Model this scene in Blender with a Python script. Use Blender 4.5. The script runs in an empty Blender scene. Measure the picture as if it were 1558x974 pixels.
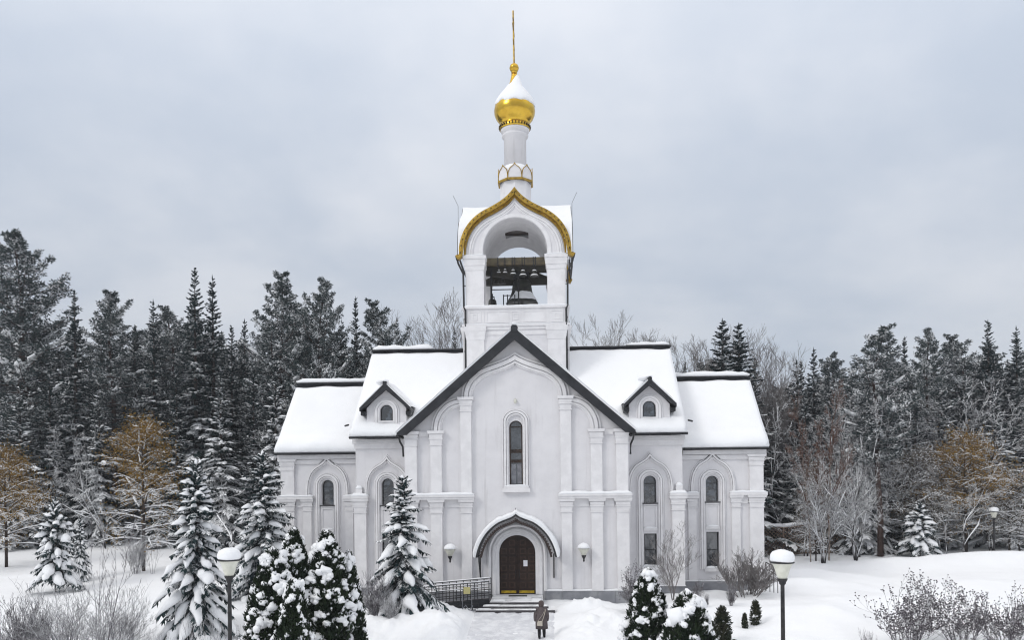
import bpy, math, random
import numpy as np
from mathutils import Vector, Matrix, noise
R = math.radians
PI = math.pi
scene = bpy.context.scene
COL = scene.collection

HAZE = .0006
# ------------------------------------------------------------------ camera
F, PX, PY = 1240.0, 779.0, 735.0
RHO, PSI = R(0.6), R(-2.7)
CAM = (1.73, -41.3, 6.2)
cd = bpy.data.cameras.new('camera')
cam = bpy.data.objects.new('camera', cd)
COL.objects.link(cam)
cd.sensor_width = 36.0
cd.lens = 36.0 * F / 1558.0
cd.shift_x = 0.0
cd.shift_y = (PY - 487.0) / 1558.0
cd.clip_end = 8000
cam.matrix_world = Matrix.Translation(CAM) @ Matrix.Rotation(-PSI, 4, 'Z') @ Matrix.Rotation(R(90), 4, 'X') @ Matrix.Rotation(-RHO, 4, 'Z')
scene.camera = cam


def at(px, py, Y):
    """metric point on the plane y = Y under a measured spot of the photograph"""
    a2, b2 = px - PX, PY - py
    a = (a2 * math.cos(RHO) + b2 * math.sin(RHO)) / F
    b = (-a2 * math.sin(RHO) + b2 * math.cos(RHO)) / F
    d = (math.sin(PSI) + a * math.cos(PSI), math.cos(PSI) - a * math.sin(PSI), b)
    t = (Y - CAM[1]) / d[1]
    return Vector((CAM[0] + t * d[0], Y, CAM[2] + t * d[2]))


# ------------------------------------------------------------------ materials
def new_mat(name):
    m = bpy.data.materials.new(name)
    m.use_nodes = True
    nt = m.node_tree
    return m, nt, nt.nodes['Principled BSDF']


def node(nt, t, **kw):
    n = nt.nodes.new(t)
    for k, v in kw.items():
        if k in n.inputs:
            n.inputs[k].default_value = v
        else:
            setattr(n, k, v)
    return n


def mix_rgb(nt, fac, a, b):
    n = nt.nodes.new('ShaderNodeMix')
    n.data_type = 'RGBA'
    for s, v in ((0, fac), (6, a), (7, b)):
        if hasattr(v, 'links'):
            nt.links.new(v, n.inputs[s])
        else:
            n.inputs[s].default_value = v if s == 0 else (*v, 1)
    return n.outputs[2]


def noise_out(nt, scale, detail=4, rough=.55, coord='Object'):
    tc = nt.nodes.new('ShaderNodeTexCoord')
    n = node(nt, 'ShaderNodeTexNoise')
    n.inputs['Scale'].default_value = scale
    n.inputs['Detail'].default_value = detail
    n.inputs['Roughness'].default_value = rough
    nt.links.new(tc.outputs[coord], n.inputs['Vector'])
    return n.outputs['Fac']


def ramp(nt, x, lo, hi):
    n = nt.nodes.new('ShaderNodeMapRange')
    n.interpolation_type = 'SMOOTHSTEP'
    n.inputs[1].default_value = lo
    n.inputs[2].default_value = hi
    nt.links.new(x, n.inputs[0])
    return n.outputs[0]


def bump(nt, bsdf, h, strength, dist):
    b = nt.nodes.new('ShaderNodeBump')
    b.inputs['Strength'].default_value = strength
    b.inputs['Distance'].default_value = dist
    nt.links.new(h, b.inputs['Height'])
    nt.links.new(b.outputs[0], bsdf.inputs['Normal'])


def plain(name, c1, c2=None, scale=6., rough=.7, metal=0., bmp=None, lo=.35, hi=.65, spec=.3):
    m, nt, b = new_mat(name)
    b.inputs['Roughness'].default_value = rough
    b.inputs['Metallic'].default_value = metal
    b.inputs['Specular IOR Level'].default_value = spec
    if c2 is None:
        c2 = tuple(v * .85 for v in c1)
    f = ramp(nt, noise_out(nt, scale), lo, hi)
    nt.links.new(mix_rgb(nt, f, c1, c2), b.inputs['Base Color'])
    if bmp:
        bump(nt, b, noise_out(nt, bmp[0], 5), bmp[1], bmp[2])
    return m


SNOW_C = (.88, .89, .905)


def snow_mat(name, dirt=.0, sc=.6, c=SNOW_C):
    m, nt, b = new_mat(name)
    b.inputs['Roughness'].default_value = .75
    b.inputs['Specular IOR Level'].default_value = .15
    f = ramp(nt, noise_out(nt, sc, 6, .6), .35, .75)
    nt.links.new(mix_rgb(nt, f, c, tuple(v * (.97 - dirt) for v in c)), b.inputs['Base Color'])
    bump(nt, b, noise_out(nt, 9., 6, .65), .35, .05)
    return m


def snowy(name, c1, c2, lo, hi, nscale=1.2, namp=.9, cscale=2., rough=.85, wz=1.):
    """bark or needles with snow lying on whatever faces upward"""
    m, nt, b = new_mat(name)
    b.inputs['Roughness'].default_value = rough
    b.inputs['Specular IOR Level'].default_value = .15
    g = nt.nodes.new('ShaderNodeNewGeometry')
    sp = nt.nodes.new('ShaderNodeSeparateXYZ')
    nt.links.new(g.outputs['Normal'], sp.inputs[0])
    n1 = noise_out(nt, nscale, 3, .6)
    mm = node(nt, 'ShaderNodeMath', operation='MULTIPLY_ADD')
    nt.links.new(n1, mm.inputs[0])
    mm.inputs[1].default_value = namp * 2
    zw = node(nt, 'ShaderNodeMath', operation='MULTIPLY')
    zw.inputs[1].default_value = wz
    nt.links.new(sp.outputs['Z'], zw.inputs[0])
    nt.links.new(zw.outputs[0], mm.inputs[2])
    f = ramp(nt, mm.outputs[0], lo + namp, hi + namp)
    base = mix_rgb(nt, ramp(nt, noise_out(nt, cscale, 3), .3, .7), c1, c2)
    nt.links.new(mix_rgb(nt, f, base, SNOW_C), b.inputs['Base Color'])
    return m


M = {}
M['snow'] = snow_mat('snow')
M['roof_snow'] = snow_mat('roof_snow', .01, .25)
M['path_snow'] = None


def stucco():
    m, nt, b = new_mat('stucco')
    b.inputs['Roughness'].default_value = .85
    b.inputs['Specular IOR Level'].default_value = .2
    f = ramp(nt, noise_out(nt, .9, 6, .65), .35, .75)
    c = mix_rgb(nt, f, (.735, .725, .738), (.665, .655, .668))
    # faint rain streaks, stretched down the wall
    tc = nt.nodes.new('ShaderNodeTexCoord')
    mp = nt.nodes.new('ShaderNodeMapping')
    mp.inputs['Scale'].default_value = (2.2, 2.2, .18)
    nt.links.new(tc.outputs['Object'], mp.inputs['Vector'])
    n = node(nt, 'ShaderNodeTexNoise', Scale=1.6, Detail=5)
    nt.links.new(mp.outputs[0], n.inputs['Vector'])
    f2 = ramp(nt, n.outputs['Fac'], .55, .8)
    c2 = mix_rgb(nt, f2, (1, 1, 1), (.83, .822, .815))
    mul = nt.nodes.new('ShaderNodeMix')
    mul.data_type = 'RGBA'
    mul.blend_type = 'MULTIPLY'
    mul.inputs[0].default_value = 1
    nt.links.new(c, mul.inputs[6])
    nt.links.new(c2, mul.inputs[7])
    nt.links.new(mul.outputs[2], b.inputs['Base Color'])
    bump(nt, b, noise_out(nt, 28., 5, .7), .4, .012)
    return m


M['stucco'] = stucco()
M['trim'] = plain('trim_plaster', (.785, .775, .782), (.72, .71, .717), 2.2, .85, bmp=(30, .25, .01))
M['dark_metal'] = plain('dark_roof_metal', (.016, .017, .020), (.028, .029, .033), 2.5, .5, .0, (14, .2, .01))
M['iron'] = plain('black_iron', (.018, .018, .02), (.035, .034, .035), 8, .55)
M['gold'] = plain('gilding', (.72, .47, .06), (.60, .37, .045), 1.6, .22, 1., (2., .10, .03))
M['old_gold'] = plain('gilded_trim', (.46, .30, .05), (.30, .185, .03), 5, .45, .7, (20, .3, .01))
M['gold_dark'] = plain('trim_recess', (.10, .065, .012), (.06, .04, .01), 9, .6)
M['stone'] = plain('plinth_stone', (.20, .205, .225), (.29, .295, .31), 1.6, .8, bmp=(25, .4, .01))
M['stone_dark'] = plain('dark_plinth_stone', (.13, .135, .155), (.20, .205, .22), 1.2, .8, bmp=(25, .4, .01))
M['step_stone'] = plain('step_stone', (.10, .09, .10), (.20, .19, .20), 4, .8, bmp=(25, .4, .01))
M['frosty_stone'] = snowy('frosty_step_stone', (.055, .05, .055), (.10, .095, .10), .2, 1.3, 1.6, .8, 4.)
M['wood'] = plain('door_wood', (.020, .010, .007), (.032, .016, .010), 5, .55, bmp=(30, .3, .01))
M['wood_panel'] = plain('door_panel_wood', (.055, .027, .016), (.035, .018, .011), 7, .45, bmp=(30, .3, .01))
M['brass'] = plain('brass_plate', (.70, .50, .04), (.45, .30, .03), 6, .4, .6)
M['frame'] = plain('window_frame', (.055, .035, .025), (.035, .022, .017), 6, .5)
M['frame_dark'] = plain('dark_window_frame', (.02, .02, .022), (.03, .03, .033), 6, .5)
M['bronze'] = plain('bell_bronze', (.035, .036, .033), (.06, .06, .052), 4, .45, .5, (12, .3, .01))
M['beam'] = plain('bell_beam', (.115, .095, .055), (.07, .058, .04), 3, .7, bmp=(12, .4, .02))
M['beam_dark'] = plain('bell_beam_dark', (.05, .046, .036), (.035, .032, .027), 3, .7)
M['canopy_wood'] = plain('canopy_ornament', (.062, .042, .037), (.030, .024, .023), 14, .7)
M['lamp_glass'] = plain('opal_lamp_glass', (.68, .68, .60), (.60, .60, .52), 5, .3)
M['paper'] = plain('paper', (.80, .80, .84), (.76, .76, .80), 5, .8)
M['yellow_sign'] = plain('yellow_sign', (.62, .55, .22), (.55, .50, .25), 18, .6)
M['fence_wood'] = plain('fence_wood', (.24, .175, .135), (.15, .11, .09), 5, .85)
M['coat'] = plain('coat_wool', (.115, .095, .095), (.085, .07, .072), 25, .95, bmp=(60, .4, .008))
M['bag'] = plain('bag_canvas', (.52, .47, .40), (.44, .40, .34), 12, .8)
M['trousers'] = plain('dark_trousers', (.012, .012, .015), (.02, .02, .023), 12, .85)
M['skin'] = plain('skin', (.55, .36, .28), (.50, .32, .25), 9, .55)
M['hood'] = plain('knitted_hat', (.10, .075, .072), (.075, .058, .056), 30, .95)
M['curtain'] = plain('curtain', (.30, .31, .33), (.20, .20, .22), 3, .9)
M['salmon_wire'] = plain('galvanised', (.28, .29, .31), (.2, .2, .22), 8, .4, .6)


def glass_mat(name, c1, c2, sc):
    m, nt, b = new_mat(name)
    b.inputs['Roughness'].default_value = .06
    b.inputs['Specular IOR Level'].default_value = .8
    b.inputs['IOR'].default_value = 1.75
    f = ramp(nt, noise_out(nt, sc, 5, .6), .42, .62)
    nt.links.new(mix_rgb(nt, f, c1, c2), b.inputs['Base Color'])
    bump(nt, b, noise_out(nt, 2.), .12, .03)
    return m


M['glass'] = glass_mat('window_glass', (.006, .007, .009), (.075, .09, .11), 2.3)  # pale blue patches in the pane colour are painted cloud reflections
M['glass_grey'] = glass_mat('curtained_glass', (.045, .05, .057), (.075, .082, .092), 1.3)

M['spruce'] = snowy('spruce_needles', (.010, .022, .023), (.022, .041, .042), .16, .60, .75, 1.5, wz=.5)
M['spruce_frost'] = snowy('frosted_spruce_needles', (.012, .022, .022), (.028, .042, .042), .05, .48, .8, 1.4, wz=.6)
M['pine'] = snowy('pine_needles', (.028, .043, .044), (.050, .068, .067), -.06, .60, .8, 1.4, wz=.45)
M['near_spruce'] = snowy('garden_spruce_needles', (.012, .026, .026), (.030, .052, .058), .72, 1.1, 2.6, 1.0)
M['thuja'] = snowy('thuja_scales', (.007, .014, .007), (.018, .029, .012), .42, .80, 2.2, 1.1)
M['juniper'] = snowy('juniper_scales', (.020, .028, .016), (.05, .05, .03), .45, .8, 4., .8)
M['bark_dark'] = snowy('dark_bark', (.035, .028, .026), (.07, .055, .048), .55, .85, 1.5, .5)
M['bark_pine'] = snowy('pine_bark', (.070, .044, .036), (.05, .034, .03), .75, 1.0, 1.5, .4)
M['bark_snow'] = snowy('snow_laden_bark', (.028, .026, .028), (.055, .048, .048), -.25, .30, 1.0, .5)
M['bark_birch'] = snowy('birch_bark', (.38, .34, .30), (.13, .09, .075), .7, 1.0, 1.5, .4, 3.)
M['twig_red'] = snowy('red_brown_twigs', (.095, .050, .036), (.14, .075, .05), .45, .9, .8, .6)
M['twig_grey'] = snowy('grey_twigs', (.15, .138, .135), (.21, .195, .19), .6, .95, .9, .5)
M['twig_dark'] = snowy('dark_twigs', (.10, .09, .10), (.17, .155, .168), -.1, .6, 2., .7)
M['twig_frost'] = snowy('frosted_twigs', (.09, .085, .095), (.17, .16, .17), -.3, .4, 2., .6)
M['ochre'] = snowy('larch_needles', (.25, .150, .030), (.14, .080, .020), .80, 1.15, 1.2, .7)
M['ochre_dull'] = snowy('dull_leaves', (.10, .068, .030), (.055, .042, .024), .30, .75, 1.2, .7)
M['berry'] = plain('dried_berries', (.085, .07, .08), (.06, .05, .058), 5, .7)


# ------------------------------------------------------------------ objects
def tag(o, label=None, cat=None, group=None, kind=None):
    if label: o['label'] = label
    if cat: o['category'] = cat
    if group: o['group'] = group
    if kind: o['kind'] = kind
    return o


def empty(name, loc=(0, 0, 0), rz=0.):
    o = bpy.data.objects.new(name, None)
    COL.objects.link(o)
    o.location = loc
    o.rotation_euler = (0, 0, rz)
    o.empty_display_size = .3
    return o


class MB:
    """collects shapes of ONE part"""

    def __init__(s):
        s.v, s.f, s.m, s.sm = [], [], [], []
        s.cur = 0
        s.smooth = False

    def add(s, vs, fs):
        n = len(s.v)
        s.v.extend([tuple(v) for v in vs])
        for f in fs:
            s.f.append(tuple(i + n for i in f))
            s.m.append(s.cur)
            s.sm.append(s.smooth)
        return s

    def box(s, x0, x1, y0, y1, z0, z1, fx=0., fy=0.):
        """box; fx / fy flare the top outward"""
        v = [(x0, y0, z0), (x1, y0, z0), (x1, y1, z0), (x0, y1, z0),
             (x0 - fx, y0 - fy, z1), (x1 + fx, y0 - fy, z1), (x1 + fx, y1 + fy, z1), (x0 - fx, y1 + fy, z1)]
        return s.add(v, [(3, 2, 1, 0), (4, 5, 6, 7), (0, 1, 5, 4), (1, 2, 6, 5), (2, 3, 7, 6), (3, 0, 4, 7)])

    def hexa(s, v):
        return s.add(v, [(3, 2, 1, 0), (4, 5, 6, 7), (0, 1, 5, 4), (1, 2, 6, 5), (2, 3, 7, 6), (3, 0, 4, 7)])

    def prism(s, loop, y0, y1):
        """extrude an (x, z) loop from y0 to y1"""
        n = len(loop)
        v = [(x, y0, z) for x, z in loop] + [(x, y1, z) for x, z in loop]
        fs = [tuple(range(n)), tuple(range(2 * n - 1, n - 1, -1))]
        fs += [(i, i + n, (i + 1) % n + n, (i + 1) % n) for i in range(n)]
        return s.add(v, fs)

    def tube(s, pts, rad, sides=6, cap=True):
        pts = [Vector(p) for p in pts]
        n = len(pts)
        if not hasattr(rad, '__len__'): rad = [rad] * n
        vs = []
        for i, p in enumerate(pts):
            d = (pts[min(i + 1, n - 1)] - pts[max(i - 1, 0)])
            if d.length < 1e-9: d = Vector((0, 0, 1))
            d.normalize()
            up = Vector((0, 0, 1)) if abs(d.z) < .9 else Vector((1, 0, 0))
            a = d.cross(up).normalized()
            b = a.cross(d)
            for k in range(sides):
                t = 2 * PI * k / sides
                vs.append(p + (a * math.cos(t) + b * math.sin(t)) * rad[i])
        fs = []
        for i in range(n - 1):
            for k in range(sides):
                k2 = (k + 1) % sides
                fs.append((i * sides + k, i * sides + k2, (i + 1) * sides + k2, (i + 1) * sides + k))
        if cap:
            fs.append(tuple(range(sides - 1, -1, -1)))
            fs.append(tuple((n - 1) * sides + k for k in range(sides)))
        return s.add(vs, fs)

    def lathe(s, prof, c=(0, 0, 0), sides=32, sq=(1, 1), jit=None):
        vs = []
        n = len(prof)
        for i, (r, z) in enumerate(prof):
            for k in range(sides):
                t = 2 * PI * k / sides
                dz = jit(i, t) if jit else 0
                vs.append((c[0] + r * math.cos(t) * sq[0], c[1] + r * math.sin(t) * sq[1], c[2] + z + dz))
        fs = []
        for i in range(n - 1):
            for k in range(sides):
                k2 = (k + 1) % sides
                fs.append((i * sides + k, i * sides + k2, (i + 1) * sides + k2, (i + 1) * sides + k))
        if prof[0][0] > 1e-4: fs.append(tuple(range(sides - 1, -1, -1)))
        if prof[-1][0] > 1e-4: fs.append(tuple((n - 1) * sides + k for k in range(sides)))
        return s.add(vs, fs)

    def blob(s, c, r, seed=0., nz=.25, sides=10, rings=6, flat=0.):
        """a lumpy ellipsoid, r = (rx, ry, rz); flat squeezes its underside"""
        vs = []
        for i in range(rings + 1):
            ph = PI * i / rings
            for k in range(sides):
                t = 2 * PI * k / sides
                d = Vector((math.sin(ph) * math.cos(t), math.sin(ph) * math.sin(t), math.cos(ph)))
                q = 1 + nz * noise.noise(d * 1.6 + Vector((seed * 7.3, seed * 3.1, seed)))
                z = d.z * r[2] * q
                if z < 0: z *= (1 - flat)
                vs.append((c[0] + d.x * r[0] * q, c[1] + d.y * r[1] * q, c[2] + z))
        fs = [(i * sides + k, i * sides + (k + 1) % sides, (i + 1) * sides + (k + 1) % sides, (i + 1) * sides + k)
              for i in range(rings) for k in range(sides)]
        return s.add(vs, fs)

    def sweep(s, path, prof, closed=False, yb=0.):
        """molding: path in (x, z); prof = loop of (offset to the left of travel, y)"""
        P = [Vector((p[0], p[1])) for p in path]
        n, m = len(P), len(prof)
        vs = []
        for i in range(n):
            if closed:
                d0, d1 = P[i] - P[i - 1], P[(i + 1) % n] - P[i]
            else:
                d0 = P[i] - P[i - 1] if i else P[1] - P[0]
                d1 = P[i + 1] - P[i] if i < n - 1 else d0
            d0, d1 = d0.normalized(), d1.normalized()
            n0, n1 = Vector((-d0.y, d0.x)), Vector((-d1.y, d1.x))
            b = (n0 + n1)
            b.normalize()
            k = 1 / max(.45, b.dot(n0))
            for o, y in prof:
                q = P[i] + b * (o * k)
                vs.append((q.x, yb + y, q.y))
        fs = []
        for i in range(n if closed else n - 1):
            j = (i + 1) % n
            for k in range(m):
                k2 = (k + 1) % m
                fs.append((i * m + k, i * m + k2, j * m + k2, j * m + k))
        if not closed:
            fs.append(tuple(range(m - 1, -1, -1)))
            fs.append(tuple((n - 1) * m + k for k in range(m)))
        return s.add(vs, fs)

    def build(s, name, mats, parent=None, fix=True, label=None):
        me = bpy.data.meshes.new(name)
        me.from_pydata(s.v, [], s.f)
        if not isinstance(mats, (list, tuple)): mats = [mats]
        for m in mats: me.materials.append(m)
        me.polygons.foreach_set('material_index', s.m)
        me.polygons.foreach_set('use_smooth', s.sm)
        if fix:
            import bmesh
            bm = bmesh.new()
            bm.from_mesh(me)
            bmesh.ops.recalc_face_normals(bm, faces=bm.faces)
            bm.to_mesh(me)
            bm.free()
        me.update()
        o = bpy.data.objects.new(name, me)
        COL.objects.link(o)
        if parent: o.parent = parent
        if label: o['label'] = label
        return o


def plate(name, loops, y0, y1, mat, parent=None):
    """flat slab in the xz plane with holes: loops[0] outline, others holes"""
    cu = bpy.data.curves.new(name, 'CURVE')
    cu.dimensions = '2D'
    cu.fill_mode = 'BOTH'
    cu.extrude = abs(y1 - y0) / 2
    for lp in loops:
        sp = cu.splines.new('POLY')
        sp.points.add(len(lp) - 1)
        for p, (x, z) in zip(sp.points, lp): p.co = (x, z, 0, 1)
        sp.use_cyclic_u = True
    t = bpy.data.objects.new(name + '_tmp', cu)
    COL.objects.link(t)
    dg = bpy.context.evaluated_depsgraph_get()
    me = bpy.data.meshes.new_from_object(t.evaluated_get(dg))
    bpy.data.objects.remove(t)
    bpy.data.curves.remove(cu)
    me.transform(Matrix.Translation((0, (y0 + y1) / 2, 0)) @ Matrix.Rotation(R(90), 4, 'X'))
    me.name = name
    me.materials.clear()
    me.materials.append(mat)
    for p in me.polygons: p.use_smooth = False
    o = bpy.data.objects.new(name, me)
    COL.objects.link(o)
    if parent: o.parent = parent
    return o


def bez(p0, p1, p2, p3, n):
    out = []
    for i in range(n + 1):
        t = i / n
        u = 1 - t
        out.append(tuple(u**3 * a + 3 * u * u * t * b + 3 * u * t * t * c + t**3 * d for a, b, c, d in zip(p0, p1, p2, p3)))
    return out


def keel(cx, z0, w, h, kind='ogee', n=10):
    """half-width w, rise h: pointed ogee arch, from right foot over the tip to the left foot"""
    K = {'ogee': ((1, 0), (1, .40), (.74, .60), (.47, .70), (.27, .785), (.12, .86), (0, 1)),
         'round': ((1, 0), (1, .36), (.80, .62), (.52, .725), (.33, .80), (.13, .885), (0, 1)),
         'window': ((1, 0), (1, .38), (.86, .62), (.52, .745), (.28, .82), (.13, .88), (0, 1)),
         'canopy': ((1, 0), (.92, .38), (.72, .64), (.44, .80), (.26, .885), (.1, .90), (0, 1))}[kind]
    r = bez(*K[0:4], n)[:-1] + bez(*K[3:7], n)
    right = [(cx + w * u, z0 + h * v) for u, v in r]
    return right + [(2 * cx - x, z) for x, z in right[-2::-1]]


def arch(cx, z0, r, n=16, rz=None):
    rz = rz or r
    return [(cx + r * math.cos(PI * i / n), z0 + rz * math.sin(PI * i / n)) for i in range(n + 1)]


def opening(cx, zb, zt, hw):
    """round-headed opening loop"""
    return [(cx - hw, zb), (cx + hw, zb)] + arch(cx, zt - hw, hw, 14)


def rect(x0, x1, z0, z1):
    return [(x0, z0), (x1, z0), (x1, z1), (x0, z1)]


def mold(w, d):
    """stepped molding profile of width w standing d proud of the wall (toward -y)"""
    return [(-w / 2, 0.02), (-w / 2, -d * .50), (-w * .34, -d * .50), (-w * .31, -d * .22), (-w * .25, -d * .22), (-w * .22, -d), (w * .10, -d), (w * .12, -d * .45), (w * .18, -d * .45), (w * .20, -d * .8), (w * .36, -d * .8), (w * .40, -d * .4), (w / 2, -d * .4), (w / 2, 0.02)]


# ================================================================== GROUND
rnd = random.Random(4)
MOUNDS = [  # x, y, rx, ry, h
    (3.3, -2.6, 1.0, .8, .50), (5.2, -2.4, 1.4, .8, .18), (4.0, -5.8, 1.4, 1.1, .50), (6.6, -4.6, 2.0, 1.3, .45), (3.1, -7.6, 1.0, 1.2, .36), (2.5, -9.5, .6, 1.2, .25),
    (-3.9, -4.4, 1.5, .9, .60), (-3.3, -6.6, 1.3, 1.2, .52), (-5.2, -7.4, 2.2, 1.2, .60), (-7.4, -8.2, 2.2, 1.6, .5), (-2.7, -8.6, .8, 1.4, .40),
    (-4.4, -3.3, 1.1, .55, .28), (8.5, -1.8, 2.4, 1.2, .25), (10.6, 1.3, 3, 1.2, .18),
    (24, 14, 6, 1.6, .65), (33, 15.5, 6, 1.6, .9), (17.5, 9.5, 4, 1.3, .45), (15.5, 4.5, 2.6, 1.2, .5), (19, -.5, 4, 1.6, .5), (14, -4.5, 3.5, 1.5, .45), (24, 4, 6, 2, .45),
    (-16, 2, 5, 4, .4), (-22, 8, 6, 4, .5), (-13, -6, 3, 2, .4)]


def smooth(a, b, x):
    t = min(1, max(0, (x - a) / (b - a)))
    return t * t * (3 - 2 * t)


def gz(x, y):
    z = .2
    if y < -3.7: z -= .095 * min(-3.7 - y, 14)
    z += 2.0 * smooth(-9, -20, x) * smooth(0, 34, y)
    z += .35 * smooth(16, 40, x) * smooth(6, 30, y)
    z += 3.5 * smooth(45, 120, y)
    near = abs(x) < 70 and -30 < y < 80
    if near:
        for mx, my, rx, ry, h in MOUNDS:
            d = ((x - mx) / rx)**2 + ((y - my) / ry)**2
            if d < 7: z += h * math.exp(-d * .9)
        k = smooth(1.9, 3.4, abs(x)) if y < -1.5 else 1
        z += k * (.16 * noise.noise(Vector((x * .28, y * .28, 0))) + .10 * noise.noise(Vector((x * .9, y * .9, 3))) + .035 * noise.noise(Vector((x * 2.6, y * 2.6, 7))))
        if -16 < x < 18 and -16 < y < 3:
            # shovelled clods on the banks
            b = smooth(.12, .45, sum(h * math.exp(-(((x - mx) / rx)**2 + ((y - my) / ry)**2) * .9) for mx, my, rx, ry, h in MOUNDS[:13]))
            c = noise.noise(Vector((x * 1.9, y * 1.9, 21)))
            z += b * (.30 * abs(c) + .16 * abs(noise.noise(Vector((x * 4.4, y * 4.4, 4)))) - .10)
    # the cleared walk up to the steps
    if y < -2.2:
        k = 1 - smooth(1.72, 2.15, abs(x - .0))
        base = .2 - (.095 * min(-3.7 - y, 14) if y < -3.7 else 0)
        z = z * (1 - k) + (base - .05) * k
    # packed way sweeping across the right lawn
    c = 13.5 + (y + 12) * .42
    k = math.exp(-((x - c) / 1.6)**2) * smooth(-30, -16, y) * (1 - smooth(6, 16, y))
    z -= .28 * k
    return z


def axis(fine0, fine1, st, lo, hi):
    a = list(np.arange(fine0, fine1 + 1e-6, st))
    s, v = st, fine1
    while v < hi:
        s *= 1.25
        v += s
        a.append(v)
    s, v = st, fine0
    b = []
    while v > lo:
        s *= 1.25
        v -= s
        b.append(v)
    return b[::-1] + a


xs = list(np.arange(-11, 11.01, .13))
xs = [x for x in axis(-20, 26, .28, -2500, 2500) if x < -11.05 or x > 11.1] + xs
xs.sort()
ys = list(np.arange(-13, .01, .13))
ys = [y for y in axis(-15, 22, .26, -400, 3500) if y < -13.05 or y > .1] + ys
ys.sort()
verts = [(x, y, gz(x, y)) for y in ys for x in xs]
nx, ny = len(xs), len(ys)
faces = [(j * nx + i, j * nx + i + 1, (j + 1) * nx + i + 1, (j + 1) * nx + i) for j in range(ny - 1) for i in range(nx - 1)]
g = MB()
g.smooth = True
g.add(verts, faces)
tag(g.build('ground', M['snow'], fix=False), kind='structure')


def path_mat():
    m, nt, b = new_mat('trodden_snow')
    b.inputs['Roughness'].default_value = .8
    b.inputs['Specular IOR Level'].default_value = .15
    f1 = ramp(nt, noise_out(nt, 1.6, 6, .7), .42, .62)
    c = mix_rgb(nt, f1, (.64, .65, .68), (.82, .83, .85))
    tc = nt.nodes.new('ShaderNodeTexCoord')
    br = nt.nodes.new('ShaderNodeTexBrick')
    br.inputs['Scale'].default_value = 5.
    br.inputs['Color1'].default_value = (1, 1, 1, 1)
    br.inputs['Color2'].default_value = (.95, .95, .95, 1)
    br.inputs['Mortar'].default_value = (.72, .72, .74, 1)
    br.inputs['Mortar Size'].default_value = .025
    nt.links.new(tc.outputs['Object'], br.inputs['Vector'])
    f2 = ramp(nt, noise_out(nt, .8, 4), .42, .6)
    c2 = mix_rgb(nt, f2, (1, 1, 1), (.5, .5, .5))
    mx = nt.nodes.new('ShaderNodeMix')
    mx.data_type = 'RGBA'
    mx.blend_type = 'MULTIPLY'
    nt.links.new(f2, mx.inputs[0])
    nt.links.new(c, mx.inputs[6])
    nt.links.new(br.outputs['Color'], mx.inputs[7])
    f3 = ramp(nt, noise_out(nt, 3.4, 5, .7), .62, .72)
    nt.links.new(mix_rgb(nt, f3, mx.outputs[2], (.50, .50, .53)), b.inputs['Base Color'])
    bump(nt, b, noise_out(nt, 6., 6, .7), .5, .06)
    return m


pm = MB()
pm.smooth = True
px_ = list(np.arange(-2.05, 2.06, .08))
py_ = list(np.arange(-17.5, -2.55, .08))
pv = []
for y in py_:
    for x in px_:
        zb = .2 - (.095 * min(-3.7 - y, 14) if y < -3.7 else 0)
        fpn = noise.noise(Vector((x * 3.1, y * 2.2, 11)))
        zz = zb - .045 * smooth(.18, .42, fpn) + .02 * noise.noise(Vector((x * 2, y * 2, 1))) + .012 * noise.noise(Vector((x * 6, y * 6, 5)))
        e = smooth(1.75, 2.05, abs(x))
        pv.append((x, y, zz - .12 * e))
n_ = len(px_)
pm.add(pv, [(j * n_ + i, j * n_ + i + 1, (j + 1) * n_ + i + 1, (j + 1) * n_ + i) for j in range(len(py_) - 1) for i in range(n_ - 1)])
tag(pm.build('path', path_mat(), fix=False), kind='structure')

# ================================================================== CHURCH
church = tag(empty('church', (0, 0, .2)), 'white plastered church with snowy roofs, open bell tower and gilded onion dome', 'church')
church.location = (0, 0, 0)
S, T = M['stucco'], M['trim']
WY, TY_, FY = 3.4, 1.8, 0.0      # front planes: wing, tier, facade
RY = 7.2                         # ridge line


def wall_mesh(build):
    m = MB()
    build(m)
    return m


# --- front walls with their openings -------------------------------------------------
door_cx = .01
fac = [(-5.7, 0), (5.7, 0), (5.7, 8.72), (0, 13.62), (-5.7, 8.72)]
plate('facade_wall', [fac, opening(door_cx, .505, 3.56, .92), opening(0, 6.05, 9.36, .34)], 0, .55, S, church)
TWX = (-6.95, 6.95)
WWX = (-10.63, 10.50)
for sgn, cx in ((-1, TWX[0]), (1, TWX[1])):
    xo, xi = sgn * 8.65, sgn * 5.3
    plate('tier_wall', [rect(min(xo, xi), max(xo, xi), 0, 8.6), opening(cx, 5.07, 6.5, .335), rect(cx - .335, cx + .335, 1.72, 3.45)], TY_, TY_ + .5, S, church)
for sgn, cx in ((-1, WWX[0]), (1, WWX[1])):
    xo, xi = sgn * 13.25, sgn * 8.3
    plate('wing_wall', [rect(min(xo, xi), max(xo, xi), 0, 7.85), opening(cx, 5.06, 6.47, .345), rect(cx - .345, cx + .345, 1.45, 3.42)], WY, WY + .5, S, church)
sw = MB()
for sgn in (-1, 1):
    sw.box(*sorted((sgn * 5.7, sgn * 5.2)), .55, 3.0, 0, 8.7)
sw.build('facade_side_wall', S, church)
sw = MB()
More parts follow.
